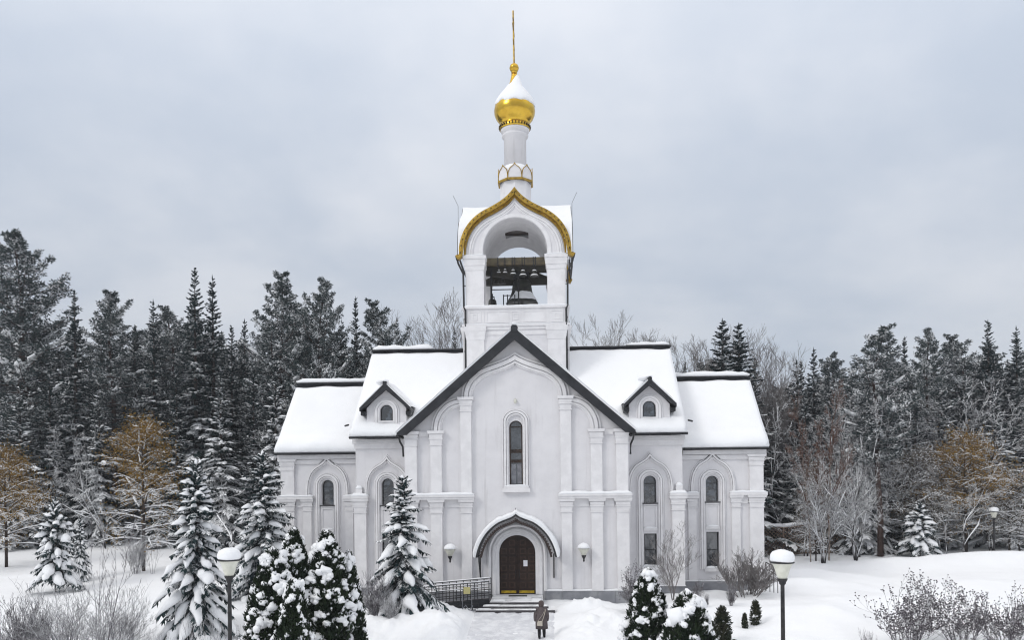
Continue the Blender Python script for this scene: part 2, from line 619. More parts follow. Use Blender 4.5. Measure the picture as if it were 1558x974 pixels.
for sgn in (-1, 1):
    x0, x1 = sorted((sgn * 8.65, sgn * 8.15))
    # gable shaped end wall of the transept
    v = [(x0, TY_ + .5, 0), (x1, TY_ + .5, 0), (x1, 12.6, 0), (x0, 12.6, 0)]
    sw.add([(x0, TY_ + .5, 0), (x0, 12.6, 0), (x0, 12.6, 8.6), (x0, RY, 13.9), (x0, TY_ + .5, 8.9),
            (x1, TY_ + .5, 0), (x1, 12.6, 0), (x1, 12.6, 8.6), (x1, RY, 13.9), (x1, TY_ + .5, 8.9)],
           [(0, 1, 2, 3, 4), (9, 8, 7, 6, 5), (0, 5, 6, 1), (1, 6, 7, 2), (2, 7, 8, 3), (3, 8, 9, 4), (4, 9, 5, 0)])
sw.box(-8.15, 8.15, 12.2, 12.6, 0, 8.6)
sw.build('transept_wall', S, church)
sw = MB()
for sgn in (-1, 1):
    x0, x1 = sorted((sgn * 13.25, sgn * 12.75))
    sw.add([(x0, WY + .5, 0), (x0, 11, 0), (x0, 11, 7.85), (x0, RY, 11.9), (x0, WY + .5, 8.3),
            (x1, WY + .5, 0), (x1, 11, 0), (x1, 11, 7.85), (x1, RY, 11.9), (x1, WY + .5, 8.3)],
           [(0, 1, 2, 3, 4), (9, 8, 7, 6, 5), (0, 5, 6, 1), (1, 6, 7, 2), (2, 7, 8, 3), (3, 8, 9, 4), (4, 9, 5, 0)])
    x0, x1 = sorted((sgn * 12.75, sgn * 8.65))
    sw.box(x0, x1, 10.6, 11.0, 0, 7.85)
sw.build('wing_end_wall', S, church)

# --- plinth ------------------------------------------------------------------------
segs = [(-5.82, -1.36, -.14, 0), (1.40, 5.82, -.14, 0)]
for x0, x1, y0, y1 in segs:
    n = max(2, round((x1 - x0) / .82))
    pl = MB()
    for i in range(n):
        a, b = x0 + (x1 - x0) * i / n, x0 + (x1 - x0) * (i + 1) / n
        pl.box(a + .004, b - .004, y0 - .012 * (i % 3), y1 - .003, -.6, .70)
    plo = pl.build('plinth', M['stone' if i % 3 else 'stone_dark'], church)
for sgn in (-1, 1):
    for a_ in ((*sorted((sgn * 8.77, sgn * 5.83)), TY_ - .14, TY_ - .003, -.6, .70), (*sorted((sgn * 13.37, sgn * 8.78)), WY - .14, WY - .003, -.6, .74), (*sorted((sgn * 13.37, sgn * 13.255)), WY, 11.1, -.6, .74)):
        pl = MB()
        pl.box(*a_)
        plo = pl.build('plinth', M['stone'], church)


def snow_strip(mb, x0, x1, y0, y1, z, h, seed, st=.16):
    """an uneven roll of snow lying on a ledge"""
    n = max(3, int(abs(x1 - x0) / st))
    vs = []
    for i in range(n + 1):
        x = x0 + (x1 - x0) * i / n
        q = .65 + .75 * (noise.noise(Vector((x * 1.7, seed * 5.1, 0))) * .5 + .5) + .25 * noise.noise(Vector((x * 6, seed, 2)))
        e = min(1, min(i, n - i) / 1.5 + .35)
        hh = h * q * e
        o = .03 * noise.noise(Vector((x * 4, seed, 9)))
        vs += [(x, y1, z - .004), (x, y1, z + hh * .9), (x, (y0 + y1) / 2, z + hh), (x, y0 + o, z + hh * .75), (x, y0 - .02 + o, z + hh * .25), (x, y0 + .01, z - .004)]
    fs = []
    for i in range(n):
        for k in range(6):
            k2 = (k + 1) % 6
            fs.append((i * 6 + k, i * 6 + k2, (i + 1) * 6 + k2, (i + 1) * 6 + k))
    fs += [(5, 4, 3, 2, 1, 0), tuple(n * 6 + k for k in range(6))]
    mb.add(vs, fs)


for a_ in [(x0, x1, y0, y1 - .01, .70, .085, x0) for x0, x1, y0, y1 in segs] + \
        [(*sorted((q * 8.76, q * 5.84)), TY_ - .13, TY_ - .01, .70, .06, 3 + q) for q in (-1, 1)] + \
        [(*sorted((q * 13.36, q * 8.79)), WY - .13, WY - .01, .74, .05, 5 + q) for q in (-1, 1)]:
    ps = MB()
    ps.smooth = True
    snow_strip(ps, *a_)
    ps.build('plinth_snow', M['snow'], church)


# --- pilasters, capitals, ledges -----------------------------------------------------
def capital(mb, x0, x1, y, z0, z1, d):
    """stepped capital spreading upward from the shaft face y - d"""
    h = z1 - z0
    w = .0
    for a, b, o0, o1 in ((0, .07, .05, .05), (.07, .42, .005, .03), (.42, .50, .075, .075), (.50, .74, .03, .075), (.74, .79, .05, .05), (.79, 1., .115, .15)):
        za, zb = z0 + h * a, z0 + h * b - .003
        mb.hexa([(x0 - o0, y - d - o0, za), (x1 + o0, y - d - o0, za), (x1 + o0, y + .02, za), (x0 - o0, y + .02, za),
                 (x0 - o1, y - d - o1, zb), (x1 + o1, y - d - o1, zb), (x1 + o1, y + .02, zb), (x0 - o1, y + .02, zb)])


def pilaster(x0, x1, y, z0, z1, d=.12, cap=.75, parent=church, name='pilaster'):
    m = MB()
    m.box(x0, x1, y - d, y + .02, z0, z1 - cap)
    capital(m, x0, x1, y, z1 - cap, z1, d)
    return m.build(name, T, parent)


for s in (-1, 1):
    # lower order, under the snowy ledge
    for a, b in ((2.27, 2.80), (3.77, 4.35), (5.05, 5.66)):
        pilaster(*sorted((s * a, s * b)), FY, .72, 5.38, .20, .70)
    # upper order
    pilaster(*sorted((s * 2.25, s * 2.80)), FY, 5.66, 10.57, .20, .72)
    pilaster(*sorted((s * 3.77, s * 4.34)), FY, 5.66, 8.88, .20, .74)
    pilaster(*sorted((s * 5.04, s * 5.62)), FY, 5.66, 8.86, .22, .74)
    x0, x1 = sorted((s * 2.14, s * 5.78))
    lg = MB()
    lg.box(x0, x1, -.36, .02, 5.383, 5.50)
    lg.box(x0 - .03, x1 + .03, -.42, .02, 5.503, 5.60)
    lo = lg.build('ledge', T, church)
    fr = MB()
    fr.box(*sorted((s * 2.83, s * 3.66)), -.06, .02, 4.98, 5.377)
    fr.build('frieze', T, church)
    fr = MB()
    fr.box(*sorted((s * 4.47, s * 4.93)), -.06, .02, 4.98, 5.377)
    fr.build('frieze', T, church)
    fr = MB()
    fr.box(*sorted((s * 4.47, s * 4.92)), -.07, .02, 8.60, 8.85)
    fr.build('frieze', T, church)
    sn = MB()
    sn.smooth = True
    snow_strip(sn, x0 - .02, x1 + .02, -.42, .0, 5.60, .14, 7 + s)
    sn.build('snow', M['snow'], lo)

# central keel archivolt and the two quarter archivolts beside it
ar = MB()
ar.sweep(keel(0, 10.57, 2.46, 1.92, 'round'), mold(.56, .24))
ar.build('archivolt', T, church)
for s in (-1, 1):
    ar = MB()
    n = 14
    q = []
    for i in range(n + 1):
        t = PI / 2 * i / n
        q.append((s * (2.80 + 1.24 * math.cos(t)), 8.90 + 1.42 * math.sin(t)))
    q = [(q[0][0], 8.86)] + q
    if s < 0: q = q[::-1]
    ar.sweep(q, mold(.52, .20))
    ar.build('archivolt', T, church)


# --- windows -------------------------------------------------------------------------
def pane(name, loop, y, mat, parent):
    m = MB()
    m.prism(loop, y, y + .02)
    return m.build(name, mat, parent)


def tall_window(cx, zb, zt, hw, y, bars, mat, depth=.32, fr=.055, fm=None):
    """frame (with its bars) > glass"""
    m = MB()
    lp = opening(cx, zb, zt, hw - fr * .5)
    m.sweep(lp, [(-fr / 2, y + depth - .05), (-fr / 2, y + depth + .04), (fr / 2, y + depth + .04), (fr / 2, y + depth - .05)], closed=True)
    for z, h in bars:
        m.box(cx - hw + fr, cx + hw - fr, y + depth - .045, y + depth + .03, z, z + h)
    o = m.build('window', fm or M['frame_dark'], church)
    pane('glass', opening(cx, zb + .01, zt - .01, hw - .03), y + depth, mat, o)
    return o


w = tall_window(0, 6.05, 9.36, .34, FY, ((7.22, .16), (7.72, .18), (9.02, .05)), M['glass_grey'], .30, .07, M['frame'])
w['label'] = 'tall narrow round-headed window with brown crossbars'
cu = MB()
for x0, x1 in ((-.26, -.02), (.05, .26)):
    cu.box(x0, x1, .285, .295, 6.15, 7.15)
cu.build('curtain', M['curtain'], w)
m = MB()
m.sweep([(.53, 6.02)] + arch(0, 9.28, .53, 18, .50) + [(-.53, 6.02)], mold(.32, .19))
m.build('window_surround', T, church)
sl = MB()
sl.box(-.70, .70, -.24, .02, 5.72, 5.93)
sl.box(-.64, .64, -.20, .28, 5.933, 6.02)
so = sl.build('sill', T, church)
sn = MB()
sn.smooth = True
snow_strip(sn, -.62, .64, -.19, .1, 6.02, .08, 21)
sn.build('snow', M['snow'], so)
lm = MB()
lm.smooth = True
lm.lathe([(.001, -.12), (.05, -.10), (.085, -.02), (.07, .07), (.03, .12), (.001, .13)], (0, -.10, 10.33), 10)
lm.tube([(0, .01, 10.40), (0, -.1, 10.42)], .03, 6)
lm.build('facade_lamp', M['lamp_glass'], church)

ROUND_IN = .17


def niche(cx, y, z0, w, h, hw, zt_up, zb_up, zt_lo, zb_lo, keel_feet):
    """keel-arched niche: outer ogee molding, inner round molding, two windows, sill panel"""
    m = MB()
    k = keel(cx, z0, w - .13, h, 'window')
    a, b = keel_feet
    m.sweep([(k[0][0], a)] + k + [(k[-1][0], b)], mold(.26, .20), yb=y)
    m.build('niche_arch', T, church)
    m = MB()
    r = hw + .22
    m.sweep([(cx + r, zb_lo - .05)] + arch(cx, zt_up - hw + .02, r, 18, r) + [(cx - r, zb_lo - .05)], mold(.30, .15), yb=y)
    m.build('niche_arch', T, church)
    w = tall_window(cx, zb_up, zt_up, hw, y, (((zb_up + zt_up) / 2 + .28, .035),), M['glass'])
    w2 = MB()
    fr = .06
    w2.sweep([(cx - hw + .03, zb_lo + .03), (cx + hw - .03, zb_lo + .03), (cx + hw - .03, zt_lo - .03), (cx - hw + .03, zt_lo - .03)],
             [(-fr / 2, y + .22), (-fr / 2, y + .31), (fr / 2, y + .31), (fr / 2, y + .22)], closed=True)
    w2.box(cx - hw + .06, cx + hw - .06, y + .225, y + .30, (zb_lo + zt_lo) / 2 - .02, (zb_lo + zt_lo) / 2 + .02)
    o2 = w2.build('window', M['frame_dark'], church)
    pane('glass', rect(cx - hw + .02, cx + hw - .02, zb_lo + .02, zt_lo - .02), y + .27, M['glass_grey'], o2)
    s1 = MB()
    s1.box(cx - hw - .07, cx + hw + .07, y - .10, y + .29, zb_up - .055, zb_up - .004)
    s1.build('sill', M['frame_dark'], church)
    s2 = MB()
    s2.box(cx - hw, cx + hw, y - .07, y + .02, zb_up - .14, zb_up - .06)
    s2.sweep([(cx - hw + .03, zt_lo + .34), (cx + hw - .03, zt_lo + .34), (cx + hw - .03, zb_up - .2), (cx - hw + .03, zb_up - .2)], [(-.03, .01), (-.03, -.05), (.03, -.05), (.03, .01)], closed=True, yb=y)
    s2.box(cx - hw - .02, cx + hw + .02, y - .09, y + .02, zt_lo + .16, zt_lo + .29)
    so = s2.build('sill_panel', T, church)
    sn = MB()
    sn.smooth = True
    snow_strip(sn, cx - hw, cx + hw, y - .09, y, zt_lo + .29, .08, cx)
    sn.build('snow', M['snow'], so)
    s3 = MB()
    s3.box(cx - hw - .14, cx + hw + .16, y - .20, y + .2, zb_lo - .16, zb_lo - .004)
    so = s3.build('sill', T, church)
    sn = MB()
    sn.smooth = True
    snow_strip(sn, cx - hw - .1, cx + hw + .14, y - .19, y + .1, zb_lo - .004, .11, cx + 3)
    sn.build('snow', M['snow'], so)


for sgn, cx in ((-1, TWX[0]), (1, TWX[1])):
    # the inner foot of the arch dies against the facade block
    niche(cx, TY_, 5.75, 1.24, 1.82, .335, 6.5, 5.07, 3.45, 1.72, (5.66, 5.66))
for sgn, cx in ((-1, WWX[0]), (1, WWX[1])):
    niche(cx, WY, 5.72, 1.24, 1.92, .345, 6.47, 5.06, 3.42, 1.45, (5.56, 5.56))

for s in (-1, 1):
    # tier corner buttress with its capital and the little block above
    x0, x1 = sorted((s * 8.05, s * 8.68))
    pilaster(x0, x1, TY_, .72, 5.44, .34, .76)
    m = MB()
    m.box(x0 - .13, x1 + .13, TY_ - .50, TY_ + .2, 5.443, 5.56)
    lo = m.build('ledge', T, church)
    sn = MB()
    sn.smooth = True
    snow_strip(sn, x0 - .13, x1 + .13, TY_ - .5, TY_, 5.56, .15, s * 3, .09)
    sn.build('snow', M['snow'], lo)
    m = MB()
    bx0, bx1 = sorted((s * 8.28, s * 8.62))
    m.box(bx0, bx1, TY_ - .22, TY_ + .02, 5.60, 5.96)
    bo = m.build('buttress_block', T, church)
    sn = MB()
    sn.smooth = True
    snow_strip(sn, bx0, bx1, TY_ - .22, TY_, 5.96, .16, s * 4, .08)
    sn.build('snow', M['snow'], bo)
    # inner tier pilaster beside the facade
    m = MB()
    m.box(*sorted((s * 5.72, s * 5.95)), TY_ - .08, TY_ + .02, .72, 5.6)
    m.build('pilaster', T, church)
    # wing: inner pilaster, outer pair
    pilaster(*sorted((s * 9.18, s * 9.62)), WY, .76, 5.40, .12, .66)
    pilaster(*sorted((s * 11.52, s * 11.98)), WY, .76, 5.40, .12, .66)
    pilaster(*sorted((s * 12.48, s * 13.22)), WY, .76, 5.40, .14, .66)
    pilaster(*sorted((s * 12.48, s * 13.22)), WY, 5.56, 7.62, .14, .62)
    for a, b in ((9.06, 9.74), (11.40, 13.40)):
        x0, x1 = sorted((s * a, s * b))
        m = MB()
        m.box(x0, x1, WY - .29, WY + .02, 5.403, 5.55)
        lo = m.build('ledge', T, church)
        sn = MB()
        sn.smooth = True
        snow_strip(sn, x0, x1, WY - .29, WY, 5.55, .10, a * s)
        sn.build('snow', M['snow'], lo)
    m = MB()
    m.box(*sorted((s * 12.0, s * 12.4)), WY - .06, WY + .02, 4.95, 5.40)
    m.build('frieze', T, church)
    # cornices under the eaves
    m = MB()
    m.box(*sorted((s * 8.72, s * 5.72)), TY_ - .10, TY_ + .02, 8.10, 8.36)
    m.box(*sorted((s * 8.78, s * 5.72)), TY_ - .20, TY_ + .02, 8.363, 8.60)
    m.build('cornice', T, church)
    m = MB()
    m.box(*sorted((s * 12.44, s * 8.70)), WY - .10, WY + .02, 7.36, 7.60)
    m.box(*sorted((s * 13.36, s * 8.70)), WY - .24, WY + .02, 7.623, 7.86)
    m.build('cornice', T, church)


# --- roofs ---------------------------------------------------------------------------
def slope_roof(name, x0, x1, ye, ze, yr, zr, yb, dip=0., zb=None, ov=.0):
    """gable roof with its ridge along x; dark deck, fascia and ridge cap, snow as a sub-part"""
    zb = ze if zb is None else zb
    m = MB()
    t = .16
    m.add([(x0, ye, ze), (x1, ye, ze), (x1, yr, zr), (x0, yr, zr), (x0, yb, zb), (x1, yb, zb),
           (x0, ye, ze - t), (x1, ye, ze - t), (x1, yr, zr - t), (x0, yr, zr - t), (x0, yb, zb - t), (x1, yb, zb - t)],
          [(0, 1, 2, 3), (3, 2, 5, 4), (7, 6, 9, 8), (8, 9, 10, 11), (6, 7, 1, 0), (10, 4, 5, 11), (0, 3, 9, 6), (3, 4, 10, 9), (2, 1, 7, 8), (5, 2, 8, 11)])
    m.tube([(x0 - .05, yr, zr + .08), (x1 + .05, yr, zr + .05)], .08, 8)
    m.tube([(x0, ye - .07, ze - .09), (x1, ye - .07, ze - .09)], .055, 6)
    return m.build(name, M['dark_metal'], church)


def roof_snow(parent, x0, x1, ye, ze, yr, zr, seed, th=.24, stop=.42, back=None):
    """thick uneven blanket on the front slope, stopping short of the ridge; a second roll on the ridge itself"""
    m = MB()
    m.smooth = True
    nx, ns = max(8, int((x1 - x0) / .22)), 26
    d = Vector((0, yr - ye, zr - ze))
    L = d.length
    d.normalize()
    nn = Vector((0, -d.z, d.y))
    grid = []
    for i in range(nx + 1):
        x = x0 + (x1 - x0) * i / nx
        row = []
        for j in range(ns + 1):
            s = (L - stop + .16 * noise.noise(Vector((x * .9, seed, 4)))) * j / ns
            q = th * (1 + .34 * noise.noise(Vector((x * .5, s * .5, seed))) + .18 * noise.noise(Vector((x * 1.9, s * 1.9, seed + 3))))
            # the slid-down thicker roll at the eave
            q *= 1 + .55 * smooth(1.05, .75, s + .08 * noise.noise(Vector((x * .7, seed, 1))))
            e = min(1, (j + .25) / 1.3, (ns - j + .3) / 1.5, (i + .6) / 1.6, (nx - i + .6) / 1.6)
            o = -.08 + .09 * noise.noise(Vector((x * 2.3, seed, 8))) if j == 0 else 0
            p = Vector((x, ye, ze + .01)) + d * (s + o) + nn * (q * (e**.5))
            row.append(p)
        grid.append(row)
    top = [p for r in grid for p in r]
    n1 = ns + 1
    fs = [(i * n1 + j, (i + 1) * n1 + j, (i + 1) * n1 + j + 1, i * n1 + j + 1) for i in range(nx) for j in range(ns)]
    # skirt down to the deck
    ring = [(i, 0) for i in range(nx + 1)] + [(nx, j) for j in range(1, ns + 1)] + [(i, ns) for i in range(nx - 1, -1, -1)] + [(0, j) for j in range(ns - 1, 0, -1)]
    base = len(top)
    low = []
    for i, j in ring:
        x = x0 + (x1 - x0) * i / nx
        s = (L - stop) * j / ns - (.07 if j == 0 else 0)
        low.append(Vector((x, ye, ze + .008)) + d * s)
    k = len(ring)
    for a in range(k):
        b = (a + 1) % k
        fs.append((ring[a][0] * n1 + ring[a][1], base + a, base + b, ring[b][0] * n1 + ring[b][1]))
    m.add(top + low, fs)
    if back:
        xa, xb = back
        snow_strip(m, xa, xb, yr - .20, yr + .22, zr + .17, .24, seed + 11, .3)
    # blanket on the far slope
    yb = 2 * yr - ye
    m.add([(x0, yr + .3, zr - .1), (x1, yr + .3, zr - .1), (x1, yb, ze + .25), (x0, yb, ze + .25), (x0, yb, ze + .03), (x1, yb, ze + .03)],
          [(0, 1, 2, 3), (3, 2, 5, 4)])
    return m.build('snow', M['roof_snow'], parent, fix=False)


ZT_E, ZT_R, YT_E = 8.76, 14.12, 1.25
tr = slope_roof('transept_roof', -8.85, 8.85, YT_E, ZT_E, RY, ZT_R, 13.15)
roof_snow(tr, -8.83, 8.83, YT_E, ZT_E, RY, ZT_R, 2., .17, .30, None)
for a_ in ((-8.8, -5.2, RY - .18, RY + .2, ZT_R + .15, .24, 3, .3), (6.3, 8.8, RY - .18, RY + .2, ZT_R + .15, .17, 9, .3)):
    rs = MB()
    rs.smooth = True
    snow_strip(rs, *a_)
    rs.build('snow', M['roof_snow'], tr)
for s in (-1, 1):
    x0, x1 = sorted((s * 13.45, s * 8.66))
    wr = slope_roof('wing_roof', x0, x1, 2.95, 8.02, RY, 12.20, 11.45)
    roof_snow(wr, x0 + .02, x1 - .02, 2.95, 8.02, RY, 12.20, 5. + s, .20, .30, (x0, x1))

# central gable: ridge along y
gw, gze, gzr, gy0, gy1 = 5.98, 8.76, 13.96, -.62, 14.0
m = MB()
t = .50
m.add([(-gw, gy0, gze), (0, gy0, gzr), (gw, gy0, gze), (gw, gy0, gze - .10), (gw - .5, gy0, gze - .10), (0, gy0, gzr - .60), (-gw + .5, gy0, gze - .10), (-gw, gy0, gze - .10),
       (-gw, gy0 + .12, gze), (0, gy0 + .12, gzr), (gw, gy0 + .12, gze), (gw, gy0 + .12, gze - .10), (gw - .5, gy0 + .12, gze - .10), (0, gy0 + .12, gzr - .60), (-gw + .5, gy0 + .12, gze - .10), (-gw, gy0 + .12, gze - .10)],
      [(0, 1, 5, 6, 7), (1, 2, 3, 4, 5), (15, 14, 13, 9, 8), (13, 12, 11, 10, 9), (0, 8, 9, 1), (1, 9, 10, 2), (2, 10, 11, 3), (3, 11, 12, 4), (4, 12, 13, 5), (5, 13, 14, 6), (6, 14, 15, 7), (7, 15, 8, 0)])
for s in (-1, 1):
    d = .14
    m.add([(s * gw, gy0 + .121, gze), (0, gy0 + .121, gzr), (0, gy1, gzr), (s * gw, gy1, gze), (s * gw, gy0 + .121, gze - d), (0, gy0 + .121, gzr - d * 1.4), (0, gy1, gzr - d * 1.4), (s * gw, gy1, gze - d)],
          [(0, 1, 2, 3), (7, 6, 5, 4), (0, 4, 5, 1), (1, 5, 6, 2), (2, 6, 7, 3), (3, 7, 4, 0)])
# ridge knob seen over the apex
m.prism([(-.16, 13.74), (.16, 13.74), (.17, 14.02), (.0, 14.16), (-.17, 14.02)], gy0 - .03, gy0 + .5)
gr = m.build('gable_roof', M['dark_metal'], church)
sn = MB()
sn.smooth = True
for s in (-1, 1):
    n, mm_ = 44, 8
    grid = []
    for i in range(n + 1):
        t_ = i / n
        for j in range(mm_ + 1):
            y = gy0 + .0 + (9.5) * (j / mm_)**1.3
            th = .17 * (1 + .35 * noise.noise(Vector((t_ * 14, y * .4, s))) + .25 * noise.noise(Vector((t_ * 40, y, s * 2))))
            if j == 0: th *= .5
            x = s * (gw + .04) * t_
            z = gzr + (gze - gzr) * t_
            if i == n: th *= .5
            grid.append((x + s * th * .6, y, z + th * .75 + .01))
    fs = [(i * (mm_ + 1) + j, (i + 1) * (mm_ + 1) + j, (i + 1) * (mm_ + 1) + j + 1, i * (mm_ + 1) + j + 1) for i in range(n) for j in range(mm_)]
    base = len(grid)
    low = [(s * gw * i / n, gy0 + .02, gzr + (gze - gzr) * i / n + .005) for i in range(n + 1)]
    fs += [(i * (mm_ + 1), (i + 1) * (mm_ + 1), base + i + 1, base + i) for i in range(n)]
    e0 = base + len(low)
    low += [(s * gw, gy0 + 9.5 * (j / mm_)**1.3, gze + .005) for j in range(mm_ + 1)]
    fs += [(n * (mm_ + 1) + j, n * (mm_ + 1) + j + 1, e0 + j + 1, e0 + j) for j in range(mm_)]
    sn.add(grid + low, fs)
sn.blob((0, gy0 + .2, 14.16), (.17, .4, .09), 3)
sn.build('snow', M['roof_snow'], gr, fix=False)

# dormers
for s in (-1, 1):
    cx = s * 6.95
    dm = MB()
    dy, zb, ze, zp = 1.72, 9.34, 10.30, 11.38
    outl = [(cx - 1.06, zb), (cx + 1.06, zb), (cx + 1.06, ze - .05), (cx, zp - .05), (cx - 1.06, ze - .05)]
    dorm = plate('dormer', [outl, opening(cx, 9.58, 10.42, .34)], dy, dy + .25, S, church)
    sd = MB()
    sd.box(cx - 1.06, cx - .9, dy + .252, 4.3, zb, ze - .06)
    sd.box(cx + .9, cx + 1.06, dy + .252, 4.3, zb, ze - .06)
    sd.sweep([(cx + .52, zb + .06)] + arch(cx, 10.07, .52, 16, .54) + [(cx - .52, zb + .06)], mold(.32, .10), yb=dy)
    sd.box(cx - .72, cx + .72, dy - .14, dy + .02, zb - .06, zb + .08)
    sd.box(cx - .40, cx + .40, dy - .07, dy + .2, 9.50, 9.573)
    sd.build('dormer_wall', T, dorm)
    wf = MB()
    fr = .06
    wf.sweep(opening(cx, 9.58, 10.42, .31), [(-fr / 2, dy + .14), (-fr / 2, dy + .22), (fr / 2, dy + .22), (fr / 2, dy + .14)], closed=True)
    wf.cur = 1
    wf.prism(opening(cx, 9.59, 10.41, .32), dy + .17, dy + .19)
    wf.build('window', [M['frame_dark'], M['glass']], dorm)
    rf = MB()
    hw, zz = 1.36, 10.08
    zp2 = 11.55
    for q in (-1, 1):
        # thick raking board, then the roof plane running back into the slope
        rf.hexa([(cx + q * hw, dy - .42, zz - .02), (cx, dy - .42, zp2 - .34), (cx, 5.2, zp2 - .34), (cx + q * hw, 5.2, zz - .02),
                 (cx + q * hw, dy - .42, zz + .16), (cx, dy - .42, zp2), (cx, 5.2, zp2), (cx + q * hw, 5.2, zz + .16)])
        rf.box(*sorted((cx + q * 1.07, cx + q * 1.34)), dy - .2, 3.4, zz - .22, zz - .03)
        rf.box(*sorted((cx + q * 1.12, cx + q * .74)), dy - .06, dy + .2, zb - .16, zb - .03)
    rf.prism([(cx - .1, zp2 - .2), (cx + .1, zp2 - .2), (cx + .1, zp2 + .05), (cx, zp2 + .12), (cx - .1, zp2 + .05)], dy - .45, dy)
    rfo = rf.build('dormer_roof', M['dark_metal'], dorm)
    sn = MB()
    sn.smooth = True
    for q in (-1, 1):
        n, k_ = 14, 6
        g_ = []
        for i in range(n + 1):
            u = i / n
            for j in range(k_ + 1):
                y = dy - .38 + 3.2 * j / k_
                th = (.15 + .07 * noise.noise(Vector((u * 6 + cx, y * 1.3, q)))) * (.35 if j == 0 else 1) * (.6 if i == n else 1)
                g_.append((cx + q * (hw * u + th * .4), y, zp2 + (zz + .16 - zp2) * u + th))
        fs = [(i * (k_ + 1) + j, (i + 1) * (k_ + 1) + j, (i + 1) * (k_ + 1) + j + 1, i * (k_ + 1) + j + 1) for i in range(n) for j in range(k_)]
        b_ = len(g_)
        lo_ = [(cx + q * hw * i / n, dy - .40, zp2 + (zz + .16 - zp2) * i / n + .004) for i in range(n + 1)]
        fs += [(i * (k_ + 1), (i + 1) * (k_ + 1), b_ + i + 1, b_ + i) for i in range(n)]
        sn.add(g_ + lo_, fs)
    sn.blob((cx - .25, dy + .25, zp2 + .10), (.35, .55, .16), 5 + s)
    sn.blob((cx, dy - .1, zp2 + .13), (.16, .4, .10), 2 + s)
    sn.build('snow', M['roof_snow'], dorm, fix=False)

# --- bell tower ------------------------------------------------------------------------
TX = -.11
hw = 2.80
ty0, ty1 = RY - 2.9, RY + 2.9
m = MB()
m.box(TX - hw, TX + hw, ty0, ty1, 8.8, 14.95)
tower = m.build('tower', S, church)


def face_dirs():
    """local frames of the four tower faces: build for the front face, turn about the tower axis"""
    return [Matrix.Translation((TX, RY, 0)) @ Matrix.Rotation(k * PI / 2, 4, 'Z') for k in range(4)]


def turned(mb, mats, name, parent, ks=(0, 1, 2, 3), mk=None):
    """one mesh made of the front-face shape repeated on the tower's faces (a moulding running round it)"""
    for k in ks:
        out = MB()
        Mx = face_dirs()[k]
        n = len(out.v)
        out.v += [tuple(Mx @ Vector(v)) for v in mb.v]
        out.f += [tuple(i + n for i in f) for f in mb.f]
        out.m += mb.m
        out.sm += mb.sm
        out.build(name, mats, parent, fix=name != 'belfry_roof')


H = 2.9                          # half depth of the tower
for kx in (-1, 1):
    for ky in (-1, 1):
        m = MB()
        cx, cy = TX + kx * 2.29, RY + ky * 2.39
        m.box(cx - .51, cx + .51, cy - .51, cy + .51, 16.0, 18.16)
        for a, b, o0, o1 in ((18.16, 18.42, .03, .06), (18.423, 18.50, .09, .09), (18.503, 18.72, .08, .12), (18.723, 18.78, .10, .10), (18.783, 18.96, .13, .15)):
            m.hexa([(cx - .51 - o0, cy - .51 - o0, a), (cx + .51 + o0, cy - .51 - o0, a), (cx + .51 + o0, cy + .51 + o0, a), (cx - .51 - o0, cy + .51 + o0, a),
                    (cx - .51 - o1, cy - .51 - o1, b), (cx + .51 + o1, cy - .51 - o1, b), (cx + .51 + o1, cy + .51 + o1, b), (cx - .51 - o1, cy + .51 + o1, b)])
        m.build('belfry_pillar', T, tower)
# parapet with sunk panels
m = MB()
m.box(-2.82, 2.82, -H - .02, -H + .36, 14.95, 15.98)
for x0, x1 in ((-2.62, -1.98), (-1.64, -.42), (.42, 1.64), (1.98, 2.62), (-.24, .24)):
    m.sweep([(x0, 15.22), (x1, 15.22), (x1, 15.82), (x0, 15.82)], [(-.03, .01), (-.03, -.035), (.03, -.035), (.03, .01)], closed=True, yb=-H - .02)
for x in (-2.3, 2.3, 0):
    m.sweep([(x - .12, 15.36), (x + .12, 15.36), (x + .12, 15.68), (x - .12, 15.68)], [(-.03, .01), (-.03, -.03), (.03, -.03), (.03, .01)], closed=True, yb=-H - .02)
m.box(-1.84, -1.78, -H - .06, -H, 15.05, 15.95)
m.box(1.78, 1.84, -H - .06, -H, 15.05, 15.95)
m.box(-2.90, 2.90, -H - .12, -H + .4, 15.983, 16.08)
turned(m, T, 'parapet', tower)
m = MB()
m.box(-2.95, 2.95, -H - .12, -H + .02, 14.98, 15.09)
m.box(-2.86, 2.86, -H - .05, -H + .02, 14.80, 14.978)
m.box(-1.8, 1.8, -H - .04, -H + .02, 14.50, 14.70)
turned(m, T, 'tower_cornice', tower)
for s in (-1, 1):
    m = MB()
    x0, x1 = sorted((s * 1.78, s * 2.78))
    m.box(x0, x1, -H - .09, -H + .02, 8.9, 14.22)
    for a, b, o0, o1 in ((14.22, 14.45, .02, .05), (14.453, 14.70, .04, .09), (14.703, 14.97, .10, .13)):
        m.hexa([(x0 - o0, -H - .09 - o0, a), (x1 + o0, -H - .09 - o0, a), (x1 + o0, -H + .02, a), (x0 - o0, -H + .02, a),
                (x0 - o1, -H - .09 - o1, b), (x1 + o1, -H - .09 - o1, b), (x1 + o1, -H + .02, b), (x0 - o1, -H + .02, b)])
    turned(m, T, 'tower_pilaster', tower)
for a_ in ((-2.9, 2.9, -H - .12, -H + .3, 16.08, .10, 4), (-2.93, 2.93, -H - .12, -H - .0, 15.09, .05, 6),
           (-2.85, -1.72, -H - .14, -H + .1, 18.962, .09, 7), (1.72, 2.85, -H - .14, -H + .1, 18.962, .09, 9)):
    sn = MB()
    sn.smooth = True
    snow_strip(sn, *a_)
    turned(sn, M['snow'], 'snow', tower)

